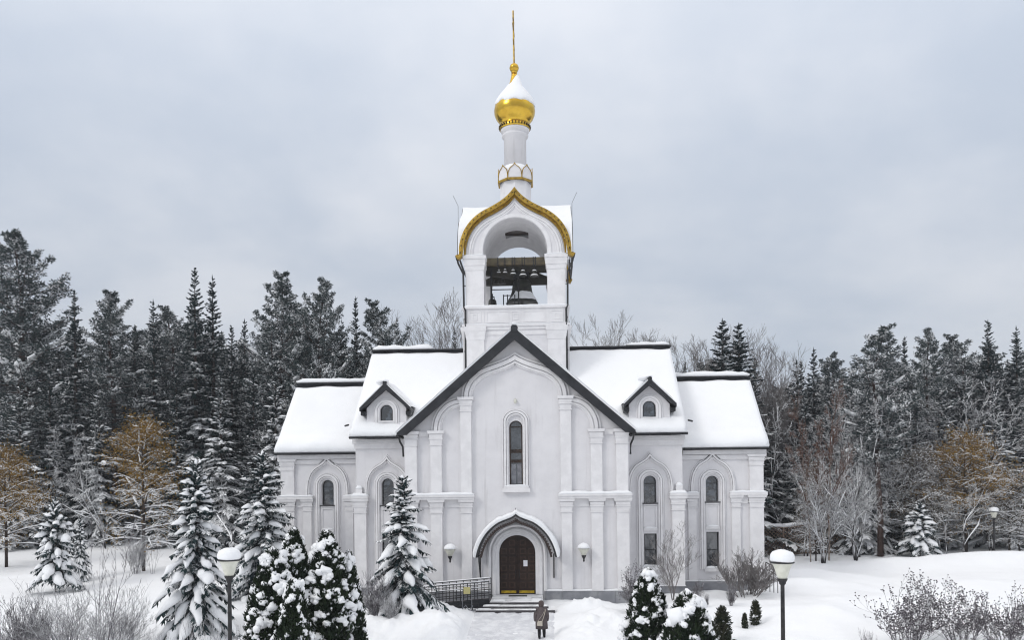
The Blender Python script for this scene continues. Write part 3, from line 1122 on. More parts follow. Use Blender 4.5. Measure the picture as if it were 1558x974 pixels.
# keel gables with round arches, on four sides
KW, KH, KZ = 3.06, 3.60, 18.97
gab = keel(0, KZ, KW - .12, KH - .12, 'ogee')
hole = [(-1.79, KZ), (1.79, KZ)] + arch(0, 19.27, 1.79, 18)
loop = [(1.79, KZ)] + [(x, z) for x, z in arch(0, 19.27, 1.79, 20)] + [(-1.79, KZ)]
front = [(gab[0])] + list(gab[1:]) + [(-1.79, KZ)] + [(x, z) for x, z in arch(0, 19.27, 1.79, 20)][::-1] + [(1.79, KZ)]
for k in range(4):
    o = plate('keel_gable', [front], -H, -H + .55, S, tower)
    o.matrix_local = face_dirs()[k]
    o.parent = tower
mld = MB()
mld.sweep(keel(0, KZ, KW - .52, KH - .66, 'ogee'), mold(.34, .09), yb=-H)
mld.sweep([(1.92, KZ)] + arch(0, 19.27, 1.92, 20) + [(-1.92, KZ)], [(-.1, .02), (-.1, -.05), (.1, -.05), (.1, .02)], yb=-H)
turned(mld, T, 'gable_archivolt', tower)
# vault over the bells with its square hatch
m = MB()
vr, n = 1.785, 24
ysn = [-H + .556, -.56, .56, H - .556]
vv = []
for y in ysn:
    for i in range(n + 1):
        a = PI * i / n
        vv.append((TX + vr * math.cos(a), RY + y, 19.27 + vr * math.sin(a)))
fs = []
for j in range(3):
    for i in range(n):
        if j == 1 and 9 <= i < 15: continue
        fs.append((j * (n + 1) + i, j * (n + 1) + i + 1, (j + 1) * (n + 1) + i + 1, (j + 1) * (n + 1) + i))
m.smooth = True
m.add(vv, fs)
m.smooth = False
m.box(TX - 2.85, TX - 1.79, RY - 1.85, RY + 1.85, 18.97, 19.3)
m.box(TX + 1.79, TX + 2.85, RY - 1.85, RY + 1.85, 18.97, 19.3)
m.build('vault', T, tower, fix=False)
m = MB()
m.box(TX - .75, TX + .75, RY - .7, RY + .7, 21.15, 21.3)
m.build('hatch', M['frame'], tower)
# barrel roofs (snow covered sheet metal): two crossing keel vaults
KPR = keel(0, KZ, KW, KH, 'ogee', 24)


def keel_half(z):
    c = [abs(x) for x, zz in KPR if zz >= z]
    return max(c) if c else 0.


for k in (0, 1):
    m = MB()
    m.smooth = True
    prof = keel(0, KZ, KW + .02, KH + .02, 'ogee', 26)
    nseg = 56
    vv, fs = [], []
    for j in range(nseg + 1):
        HB = H + (.30 if k else -.02)
        y = -HB + 2 * HB * j / nseg
        for (x, z) in prof:
            q = .10 + .05 * noise.noise(Vector((x * 1.2, y * 1.2, k * 5 + z)))
            vv.append((x * (1 + .03 * q * 10 * .3), y, z + q * .9 if z > KZ + .05 else z))
    L = len(prof)
    for j in range(nseg):
        for i in range(L - 1):
            yc, zc = (vv[j * L][1] + vv[(j + 1) * L][1]) / 2, min(vv[j * L + i][2], vv[j * L + i + 1][2])
            if abs(yc) < keel_half(zc) - .16: continue
            fs.append((j * L + i, j * L + i + 1, (j + 1) * L + i + 1, (j + 1) * L + i))
    m.add(vv, fs)
    turned(m, M['roof_snow'], 'belfry_roof', tower, (k,))
# gilded edging with its studs
gt = MB()
kp = keel(0, KZ, KW, KH, 'ogee', 14)
kp = [(KW + .24, KZ - .10), (KW + .03, KZ + .02)] + kp[1:-1] + [(-KW - .03, KZ + .02), (-KW - .24, KZ - .10)]
gt.sweep(kp, [(-.10, -.20), (-.10, .12), (.16, .12), (.16, -.30), (.06, -.30), (.03, -.22)], yb=-H)
gt.cur = 1
kp2 = keel(0, KZ, KW - .02, KH - .03, 'ogee', 30)
acc = 0
for i in range(1, len(kp2)):
    acc += math.dist(kp2[i], kp2[i - 1])
    if acc > .26:
        acc = 0
        x, z = kp2[i]
        gt.box(x - .045, x + .045, -H - .235, -H - .19, z - .045, z + .045)
gt.cur = 0
gt.sweep(keel(0, KZ, KW - .20, KH - .26, 'ogee', 14), [(-.10, -.10), (-.10, .02), (.09, .02), (.09, -.13)], yb=-H)
turned(gt, [M['old_gold'], M['gold_dark']], 'gilded_edging', tower, (0, 2))
em = MB()
em.sweep(kp[1:-1], [(-.02, -.34), (-.02, -.26), (.05, -.26), (.05, -.34)], yb=-H)
turned(em, M['dark_metal'], 'sheet_edging', tower, (1, 3))

# drum with kokoshniks, shaft, rings
m = MB()
oc = 8
m.lathe([(.92, 22.0), (.92, 23.95)], (TX - .05, RY, 0), 8)
m.smooth = True
m.lathe([(.66, 24.2), (.66, 26.72), (.78, 26.78), (.80, 26.86), (.68, 26.93), (.68, 27.02), (.84, 27.10), (.86, 27.2)], (TX - .05, RY, 0), 32)
drum = m.build('drum', S, tower)
kk = MB()
for i in range(8):
    a = 2 * PI * i / 8
    fm = Matrix.Translation((TX - .05, RY, 0)) @ Matrix.Rotation(a, 4, 'Z')
    sub = MB()
    kl = keel(0, 24.06, .40, .82, 'window', 6)
    sub.prism(kl, -.99, -.6)
    sub.cur = 1
    sub.sweep(kl, [(-.022, -1.02), (-.022, -.98), (.018, -.98), (.018, -1.02)])
    sub.box(-.42, .42, -1.03, -.93, 23.93, 24.05)
    sub.v = [tuple(fm @ Vector(v)) for v in sub.v]
    sub.build('kokoshnik', [S, M['old_gold']], tower)
sn = MB()
sn.smooth = True
sn.lathe([(.96, 24.35), (.9, 24.75), (.70, 24.95), (.66, 25.0)], (TX - .05, RY, 0), 24)
sn.build('snow', M['roof_snow'], tower)

# gilded onion dome
DX = TX - .06
dome = MB()
dome.smooth = True
prof = [(.88, 27.20), (.90, 27.26), (.90, 27.44), (.82, 27.50), (.80, 27.56), (.92, 27.66), (1.10, 27.88), (1.20, 28.12), (1.225, 28.35), (1.17, 28.66), (1.02, 28.98), (.80, 29.28), (.58, 29.55), (.40, 29.80), (.28, 30.05), (.20, 30.35), (.165, 30.65)]
dome.lathe(prof, (DX, RY, 0), 40)
dome.smooth = False
for i in range(30):
    a = 2 * PI * i / 30
    x, y = DX + .93 * math.cos(a), RY + .93 * math.sin(a)
    dome.cur = 1
    dome.tube([(x, y, 27.28), (x, y, 27.42)], .035, 5)
dome.cur = 0
dm = dome.build('onion_dome', [M['gold'], M['gold_dark']], church)
sn = MB()
sn.smooth = True
sn.lathe([(1.20, 28.58), (1.21, 28.70), (1.10, 28.98), (.90, 29.27), (.67, 29.55), (.47, 29.82), (.33, 30.08), (.20, 30.30)], (DX + .02, RY, 0), 40,
         jit=lambda i, t: ((.20 * noise.noise(Vector((math.cos(t) * 2.2, math.sin(t) * 2.2, 4))) + .12 * noise.noise(Vector((math.cos(t) * 6, math.sin(t) * 6, 9)))) if i < 2 else (.22 * math.cos(t) if i >= 6 else .0)))
sn.build('snow', M['roof_snow'], dm)
m = MB()
m.smooth = True
m.lathe([(.17, 30.60), (.19, 30.66), (.14, 30.70), (.24, 30.78), (.285, 30.92), (.24, 31.08), (.12, 31.18), (.05, 31.22)], (DX, RY, 0), 20)
m.build('orb', M['gold'], dm)
m = MB()
m.tube([(DX, RY, 31.15), (DX - .03, RY, 34.35)], [.05, .045], 8)
for z, h in ((33.75, .36), (33.2, .75)):
    m.tube([(DX - .02, RY - h, z), (DX - .02, RY + h, z)], .045, 6)
m.tube([(DX - .01, RY - .42, 32.45), (DX - .01, RY + .42, 32.2)], .045, 6)
m.build('cross', M['old_gold'], dm)

# rain pipes of the tower
for s in (-1, 1):
    m = MB()
    x = TX + s * 3.24
    y = ty0 - .08
    m.tube([(x, y, 18.95), (x, y, 18.75), (x - s * .04, y, 18.55), (x - s * .32, y, 17.95), (x - s * .34, y, 16.1), (x - s * .42, y, 15.9), (x - s * .40, y, 12.4)], .055, 8)
    m.tube([(x, y, 18.98), (x, y, 18.72)], [.13, .07], 8)
    m.tube([(x - s * .05, y + .1, 18.98), (x + s * .0, RY, 19.0), (x, ty1, 19.0)], .06, 6)
    for z in (17.3, 15.4, 13.6):
        m.tube([(x - s * .34, y, z), (x - s * .46, y + .2, z)], .03, 5)
    m.build('rain_pipe', M['iron'], church)
    # thin wire spikes at the eaves corner
    m = MB()
    m.tube([(x - s * .02, ty0 + .2, 18.9), (x - s * .03, ty0 + .3, 21.9), (x + s * .25, ty0 + .3, 22.5)], .010, 5)
    m.build('snow_wire', M['iron'], church)

# gutters beside the facade gable and the short pipe stubs
for s in (-1, 1):
    m = MB()
    m.tube([(s * 5.96, -.55, 8.62), (s * 5.96, 2.2, 8.62)], .07, 8)
    m.build('gutter', M['iron'], church)
    m = MB()
    m.tube([(s * 5.93, -.3, 8.6), (s * 5.9, -.12, 8.35), (s * 5.80, .1, 8.1), (s * 5.80, .25, 7.6)], .05, 8)
    m.build('rain_pipe', M['iron'], church)
    m = MB()
    m.tube([(s * 8.86, 2.9, 7.92), (s * 8.8, 2.9, 7.6), (s * 8.74, 3.2, 7.35)], .05, 8)
    m.build('rain_pipe', M['iron'], church)
    m = MB()
    m.tube([(s * 8.9, 1.3, 9.35), (s * 9.15, 1.6, 9.32)], .05, 6)
    m.build('gutter', M['iron'], church)

# --- portal ----------------------------------------------------------------------------
m = MB()
m.sweep([(door_cx + 1.12, .52)] + arch(door_cx, 2.64, 1.12, 20, 1.10) + [(door_cx - 1.12, .52)], [(-.19, .02), (-.19, -.06), (-.12, -.12), (.02, -.12), (.05, -.05), (.20, -.05), (.20, .02)])
m.sweep([(door_cx + 1.42, .72)] + arch(door_cx, 2.66, 1.42, 20, 1.40) + [(door_cx - 1.42, .72)], [(-.09, .02), (-.09, -.14), (.0, -.20), (.09, -.14), (.09, .02)])
m.build('portal', T, church)
dr = MB()
dr.prism(opening(door_cx, .51, 3.56, .92), .26, .34)
for s in (-1, 1):
    dr.box(*sorted((door_cx + s * .02, door_cx + s * .05)), .235, .26, .56, 3.45)
    for i in range(6):
        for j in range(2):
            x = door_cx + s * (.28 + j * .42)
            z = .98 + i * .43
            if i == 5 and j == 1: continue
            dr.cur = 1
            dr.box(x - .155, x + .155, .232, .262, z - .15, z + .15)
            dr.cur = 0
            dr.box(x - .095, x + .095, .222, .233, z - .09, z + .09)
door = dr.build('door', [M['wood'], M['wood_panel']], church)
kp_ = MB()
for s in (-1, 1):
    kp_.box(*sorted((door_cx + s * .08, door_cx + s * .84)), .225, .24, .565, .69)
kp_.build('kick_plate', M['brass'], door)
for s in (-1, 1):
    hd = MB()
    hd.tube([(door_cx + s * .09, .24, 1.35), (door_cx + s * .09, .17, 1.35), (door_cx + s * .09, .17, 1.75), (door_cx + s * .09, .24, 1.75)], .02, 6)
    hd.build('handle', M['iron'], door)

# canopy over the door
CW, CZ, CHh = 1.98, 2.50, 2.16
cp = MB()
inner = keel(0, CZ, CW - .05, CHh - .10, 'canopy', 12)
outer = keel(0, CZ, CW + .04, CHh, 'canopy', 12)
n = len(inner)
ya, yb_ = -1.05, -.02
vv = [(x, ya, z) for x, z in inner] + [(x, yb_, z) for x, z in inner] + [(x, ya, z) for x, z in outer] + [(x, yb_, z) for x, z in outer]
fs = []
for i in range(n - 1):
    fs += [(i, i + 1, n + i + 1, n + i), (2 * n + i, 3 * n + i, 3 * n + i + 1, 2 * n + i + 1), (i, 2 * n + i, 2 * n + i + 1, i + 1), (n + i, n + i + 1, 3 * n + i + 1, 3 * n + i)]
fs += [(0, n, 3 * n, 2 * n), (n - 1, 3 * n - 1, 4 * n - 1, 2 * n - 1)]
cp.add(vv, fs)
# scalloped valance
kv = keel(0, CZ, CW - .03, CHh - .08, 'canopy', 40)
acc = 0
cp.cur = 1
cp.sweep(keel(0, CZ + .02, CW - .16, CHh - .24, 'canopy', 12), [(.03, -1.06), (.03, -1.02), (.13, -1.02), (.13, -1.06)])
for i in range(1, len(kv) - 1):
    acc += math.dist(kv[i], kv[i - 1])
    if acc > .12:
        acc = 0
        x, z = kv[i]
        d = Vector((0 - x, 3.2 - z)).normalized()
        q = Vector((x, z)) + d * .17
        cp.tube([(q.x, -1.03, q.y), (q.x, -1.075, q.y)], .055, 6)
cp.cur = 0
canopy = cp.build('canopy', [M['iron'], M['canopy_wood']], church)
for s in (-1, 1):
    rd = MB()
    rd.tube([(s * 1.86, -.98, 2.62), (s * 1.86, -.90, 2.3), (s * 1.86, -.10, 1.4)], .035, 6)
    rd.tube([(s * 1.86, -.12, 2.6), (s * 1.86, -.08, 1.36)], .035, 6)
    rd.build('bracket', M['iron'], canopy)
sn = MB()
sn.smooth = True
th = [.20 + .06 * noise.noise(Vector((i * .35, 1, 1))) for i in range(n)]
ring = []
for i in range(n):
    x, z = outer[i]
    d = Vector((x, (z - 2.2) * 1.1)).normalized()
    e = .55 if i in (0, n - 1) else 1.
    t_ = th[i] * e
    for y, k in ((ya - .02, 0.0), (ya - .08, .55), (ya + .02, 1.), (-.5, 1.15), (-.03, 1.0)):
        ring.append((x + d.x * (t_ * k + .004), y, z + d.y * (t_ * k + .004)))
fs = [(i * 5 + j, (i + 1) * 5 + j, (i + 1) * 5 + j + 1, i * 5 + j + 1) for i in range(n - 1) for j in range(4)]
sn.add(ring, fs)
sn.build('snow', M['roof_snow'], canopy)
tip = MB()
tip.tube([(0, -1.0, 4.6), (0, -1.0, 4.95)], [.03, .015], 6)
tip.build('finial', M['iron'], canopy)

# wall lamps
for s in (-1, 1):
    x = s * 3.36
    lb = MB()
    lb.tube([(x, .0, 2.45), (x, -.25, 2.30), (x, -.42, 2.36), (x, -.45, 2.52)], .028, 6)
    lb.smooth = True
    lb.lathe([(.02, 2.20), (.05, 2.26), (.035, 2.34), (.10, 2.46), (.12, 2.54)], (x, -.45, 0), 14)
    lo = lb.build('wall_lamp', M['iron'], church)
    gl = MB()
    gl.smooth = True
    gl.lathe([(.11, 2.54), (.20, 2.72), (.27, 2.86), (.30, 2.88)], (x, -.45, 0), 20)
    gl.build('lamp_glass', M['lamp_glass'], lo)
    sn = MB()
    sn.smooth = True
    sn.blob((x, -.45, 2.90), (.315, .315, .26), s, .1, 16, 8, .9)
    sn.build('snow', M['snow'], lo)

# steps in front of the door
st = MB()
st.box(-1.22, 1.30, -2.6, -.14, -.3, .505)
st.box(-1.50, 1.58, -3.2, -2.603, -.3, .40)
st.box(-1.80, 1.88, -3.7, -3.203, -.3, .30)
steps = tag(st.build('entrance_steps', M['frosty_stone']), 'three dark stone steps with snow on the treads before the church door', 'steps')
for i_, (x0, x1, y0, y1, z) in enumerate(((-1.15, -.5, -2.3, -1.2, .505), (.75, 1.25, -2.2, -1.0, .505), (-1.46, -.7, -3.1, -2.63, .40), (1.0, 1.54, -3.1, -2.65, .40), (-1.76, -1.1, -3.5, -3.23, .30))):
    sn = MB()
    sn.smooth = True
    snow_strip(sn, x0, x1, y0, y1, z + .003, .025, 30 + i_, .12)
    sn.build('snow', M['snow'], steps)
mat_ = MB()
mat_.box(-.42, .50, -.62, -.30, .506, .53)
tag(mat_.build('doormat', M['iron']), 'dark doormat lying on the landing before the church door', 'doormat')

# notice on the door
nt_ = MB()
nt_.box(.31, .52, .205, .212, 1.93, 2.24)
tag(nt_.build('paper_notice', M['paper']), 'white paper sheet pinned on the right leaf of the brown church door', 'notice')

# ramp with railings
ramp_ = tag(empty('wheelchair_ramp', (-3.4, -1.6, .2)), 'ramp with dark metal railings left of the church steps, snow on its rails', 'ramp')
ramp_.location = (0, 0, 0)


def rz_(x):
    return .50 - .085 * (-1.25 - x)


m = MB()
m.hexa([(-5.9, -2.25, -.3), (-1.25, -2.25, -.3), (-1.25, -.95, -.3), (-5.9, -.95, -.3), (-5.9, -2.25, rz_(-5.9)), (-1.25, -2.25, rz_(-1.25)), (-1.25, -.95, rz_(-1.25)), (-5.9, -.95, rz_(-5.9))])
m.build('deck', M['step_stone'], ramp_)
for y in (-2.28, -.92):
    m = MB()
    for zz, r in ((.98, .032), (.70, .022), (.42, .022), (.14, .022)):
        m.tube([(-5.9, y, rz_(-5.9) + zz), (-1.27, y, rz_(-1.27) + zz)], r, 6)
    x = -1.27
    while x > -5.95:
        m.tube([(x, y, rz_(x) - .15), (x, y, rz_(x) + .98)], .022, 5)
        x -= .345
    ro = m.build('railing', M['iron'], ramp_)
    sn = MB()
    sn.smooth = True
    for zz, hh in ((1.005, .045), (.72, .03)):
        n = 30
        pts = [(-5.9 + 4.6 * i / n, y, rz_(-5.9 + 4.6 * i / n) + zz + .012 * noise.noise(Vector((i, y, zz)))) for i in range(n + 1)]
        sn.tube(pts, [hh * (.8 + .4 * noise.noise(Vector((i * .6, y, 3)))) for i in range(n + 1)], 6)
    sn.build('snow', M['snow'], ro)
m = MB()
m.hexa([(-3.6, -2.36, .10), (-1.27, -2.36, .30), (-1.27, -2.31, .30), (-3.1, -2.31, .10), (-3.6, -2.36, .42), (-1.27, -2.36, .62), (-1.27, -2.31, .62), (-3.6, -2.31, .42)])
m.build('skirt_panel', M['dark_metal'], ramp_)
m = MB()
for x in (-3.05, -2.7, -2.35, -2.0, -1.7):
    m.tube([(x, -3.0, .05), (x, -3.0, .52)], .02, 5)
m.tube([(-3.1, -3.0, .12), (-1.7, -3.0, .2)], .05, 5)
m.tube([(-3.1, -3.0, .40), (-1.7, -3.0, .50)], .02, 5)
m.build('side_rail', M['iron'], ramp_)

sg = tag(empty('sign_stand', (-2.22, -3.35, .2)), 'small yellow sign plate on a thin metal stand left of the steps', 'sign')
m = MB()
for x in (-.22, .22):
    m.tube([(x, 0, -.05), (x, 0, .95)], .018, 6)
m.tube([(-.34, 0, .03), (.36, 0, .03)], .03, 6)
m.tube([(-.30, -.1, .05), (-.05, -.1, .30), (.10, -.1, .06), (.28, -.1, .28)], .03, 6)
m.tube([(-.22, 0, .95), (.22, 0, .95)], .015, 6)
m.build('stand', M['salmon_wire'], sg)
m = MB()
m.box(-.155, .155, -.04, -.022, .82, 1.14)
m.build('plate', M['yellow_sign'], sg)

# --- bells ------------------------------------------------------------------------------
m = MB()
m.box(TX - 1.78, TX + 1.78, 5.0, 5.34, 18.62, 19.02)
for x in (-1.02, -.62, -.2, -.06, .36, .5, 1.0, 1.12):
    m.cur = 1
    m.box(TX + x - .025, TX + x + .025, 4.97, 5.36, 18.60, 19.04)
m.cur = 0
m.build('bell_beam', [M['beam'], M['iron']], tower)
m = MB()
m.cur = 0
m.hexa([(TX - 1.78, 5.9, 18.30), (TX - .2, 5.9, 18.05), (TX - .2, 6.2, 18.05), (TX - 1.78, 6.2, 18.30), (TX - 1.78, 5.9, 18.72), (TX - .2, 5.9, 18.6), (TX - .2, 6.2, 18.6), (TX - 1.78, 6.2, 18.72)])
m.build('bell_beam', M['beam_dark'], tower)
m = MB()
pts = [(-1.9, 18.45), (-.9, 18.95), (0, 19.12), (.9, 18.95), (1.9, 18.5), (1.9, 18.1), (-1.9, 18.1)]
m.prism([(TX + x, z) for x, z in pts], 7.6, 7.85)
m.box(TX - 1.78, TX + 1.78, 7.0, 7.4, 18.72, 19.1)
m.build('bell_beam', M['beam_dark'], tower)
m = MB()
m.tube([(TX - 1.45, 5.6, 16.1), (TX - 1.45, 5.6, 18.6)], .06, 6)
m.tube([(TX - 1.5, 5.6, 17.35), (TX + .1, 5.6, 17.35)], .03, 6)
m.tube([(TX - .75, 5.6, 17.0), (TX - .2, 5.6, 17.0)], .03, 6)
for x in (-.75, -.52, -.1):
    m.tube([(TX + x, 5.6, 16.1), (TX + x, 5.6, 17.05)], .035, 6)
m.tube([(TX + .12, 5.62, 16.1), (TX + .12, 5.62, 18.3)], .045, 6)
m.build('ringers_frame', M['iron'], tower)
m = MB()
yb2 = ty1 - .15
for i in range(9):
    x = TX - 1.6 + i * .4
    m.tube([(x, yb2, 16.1), (x, yb2, 17.3)], .022, 5)
    if i < 8:
        for zc in (16.5, 16.95):
            ringp = [(x + .2 + .14 * math.cos(a), yb2, zc + .16 * math.sin(a)) for a in np.linspace(0, 2 * PI * .85, 9)]
            m.tube(ringp, .02, 4)
m.tube([(TX - 1.8, yb2, 17.3), (TX + 1.8, yb2, 17.3)], .03, 6)
m.build('belfry_railing', M['salmon_wire'], tower)


def bell(name, loc, r, h, label, group=None, yoke=True, snow=True):
    o = empty(name, loc)
    tag(o, label, 'bell', group)
    m = MB()
    m.smooth = True
    m.lathe([(r * .80, .03 * h), (r * .97, 0), (r, .03 * h), (r * .90, .13 * h), (r * .74, .28 * h), (r * .64, .46 * h), (r * .59, .66 * h), (r * .55, .80 * h), (r * .42, .88 * h), (r * .2, .90 * h), (.001, .91 * h)], (0, 0, 0), 28)
    m.build('bell_body', M['bronze'], o)
    m = MB()
    m.smooth = True
    m.tube([(-r * .25, 0, .88 * h), (-r * .25, 0, 1.08 * h), (r * .25, 0, 1.08 * h), (r * .25, 0, .88 * h)], r * .10, 6)
    m.tube([(0, 0, .9 * h), (0, 0, 1.3 * h)], r * .10, 6)
    m.build('hanger', M['iron'], o)
    if yoke:
        m = MB()
        m.tube([(0, 0, .8 * h), (0, 0, -.06 * h)], [.02 * h, .05 * h], 6)
        m.build('clapper', M['iron'], o)
    if snow:
        s_ = MB()
        s_.smooth = True
        prof = [(r * .985, .10 * h), (r * .93, .15 * h), (r * .83, .23 * h), (r * .755, .31 * h), (r * .69, .40 * h)]
        vs, fs = [], []
        for i_ in range(19):
            a = -2.35 + 2.15 * i_ / 18
            top = 4 if i_ not in (0, 1, 17, 18) else 2
            for k_, (rr, z_) in enumerate(prof):
                kk_ = min(k_, top)
                rr, z_ = prof[kk_]
                wob = .05 * h * noise.noise(Vector((a * 3, k_, r))) if k_ in (0, 4) else 0
                vs.append((rr * 1.015 * math.cos(a), rr * 1.015 * math.sin(a), z_ + wob))
        for i_ in range(18):
            for k_ in range(4):
                fs.append((i_ * 5 + k_, i_ * 5 + k_ + 1, (i_ + 1) * 5 + k_ + 1, (i_ + 1) * 5 + k_))
        s_.add(vs, fs)
        s_.build('snow', M['snow'], o)
    return o


bell('large_bell', (TX + .27, 7.1, 16.80), .96, 1.62, 'large dark bronze bell with snow on its flared skirt, hanging in the tower', 'bells in the tower')
big = bpy.data.objects['large_bell']
m = MB()
m.box(-.42, .42, -.18, .18, 1.62, 1.9)
m.box(-.55, -.25, -.1, .1, 1.5, 2.0)
m.tube([(-.3, 0, 1.6), (-.3, 0, 2.6)], .10, 8)
m.tube([(.25, 0, 1.6), (.25, 0, 2.6)], .10, 8)
m.build('yoke', M['iron'], big)
for x, z, r, lab in ((-.98, 18.2, .115, 'smallest snow-capped bell at the left end of the front row under the beam'), (-.62, 18.18, .14, 'snow-capped bell second from the left under the front beam'),
                     (-.16, 18.08, .18, 'snow-capped bell in the middle of the row under the front beam'), (.40, 17.98, .22, 'snow-capped bell right above the yoke of the large bell'),
                     (1.05, 17.94, .24, 'snow-capped bell at the right end of the row under the front beam')):
    o = bell('small_bell', (TX + x, 5.17, z), r, r * 1.7, lab, 'bells in the tower', False, False)
    s_ = MB()
    s_.smooth = True
    s_.lathe([(r * .95, .12 * r * 1.7), (r * .86, .21 * r * 1.7), (r * .78, .28 * r * 1.7)], (0, 0, .012), 18)
    s_.build('snow', M['snow'], o)
    s_ = MB()
    s_.smooth = True
    s_.lathe([(r * .58, .83 * r * 1.7), (r * .4, .96 * r * 1.7), (.001, 1.0 * r * 1.7)], (0, 0, .0), 18)
    s_.build('snow', M['snow'], o)
    m = MB()
    m.tube([(0, 0, r * 1.5), (0, 0, 18.62 - z)], .025, 5)
    m.build('strap', M['iron'], o)
for i, (x, r, lab) in enumerate(((-1.28, .10, 'leftmost of three tiny dark bells on a rail behind the left pillar'), (-1.02, .12, 'middle one of three tiny dark bells on a rail'), (-.78, .145, 'rightmost of three tiny dark bells on a rail'))):
    o = bell('tiny_bell', (TX + x, 6.0, 17.78), r, r * 1.9, lab, 'bells in the tower', False, False)
bell('side_bell', (TX - 1.55, 7.9, 16.55), .42, .85, 'dark bell half hidden behind the left belfry pillar', 'bells in the tower')

# ================================================================== VEGETATION
class TB(MB):
    """leafy parts: adds kites, snow pads along branches"""

    def kite(s, p, d, ln, w, nrm):
        d = d.normalized()
        side = d.cross(nrm)
        if side.length < 1e-5: side = Vector((1, 0, 0))
        side.normalize()
        n = len(s.v)
        m_ = p + d * (ln * .45)
        s.v += [tuple(p), tuple(m_ + side * (w / 2)), tuple(p + d * ln), tuple(m_ - side * (w / 2))]
        s.f.append((n, n + 1, n + 2, n + 3))
        s.m.append(s.cur)
        s.sm.append(False)

    def pad(s, pts, hw_, th_, seed=0.):
        """loaf of snow lying along a branch"""
        n = len(pts)
        if n < 3: return
        vs = []
        for i, p in enumerate(pts):
            d = pts[min(i + 1, n - 1)] - pts[max(i - 1, 0)]
            d.normalize()
            side = d.cross(Vector((0, 0, 1)))
            if side.length < 1e-3: side = Vector((1, 0, 0))
            side.normalize()
            up = side.cross(d)
            e = math.sin(PI * (i + .35) / (n - .3))
            q = 1 + .8 * noise.noise(p * 2.6 + Vector((seed, 0, 0)))
            a, b = hw_ * e * q, th_ * e * q
            vs += [p - side * a - up * b * .25, p - side * a * .85 + up * b * .55, p - side * a * .25 + up * b, p + side * a * .35 + up * b * .95, p + side * a * .9 + up * b * .45, p + side * a - up * b * .3]
        fs = []
        for i in range(n - 1):
            for k in range(6):
                fs.append((i * 6 + k, i * 6 + (k + 1) % 6, (i + 1) * 6 + (k + 1) % 6, (i + 1) * 6 + k))
        fs += [tuple(range(5, -1, -1)), tuple((n - 1) * 6 + k for k in range(6))]
        sm = s.smooth
        s.smooth = True
        s.add(vs, fs)
        s.smooth = sm


UP = Vector((0, 0, 1))


def rot_about(v, ax, a):
    return Matrix.Rotation(a, 3, ax) @ v


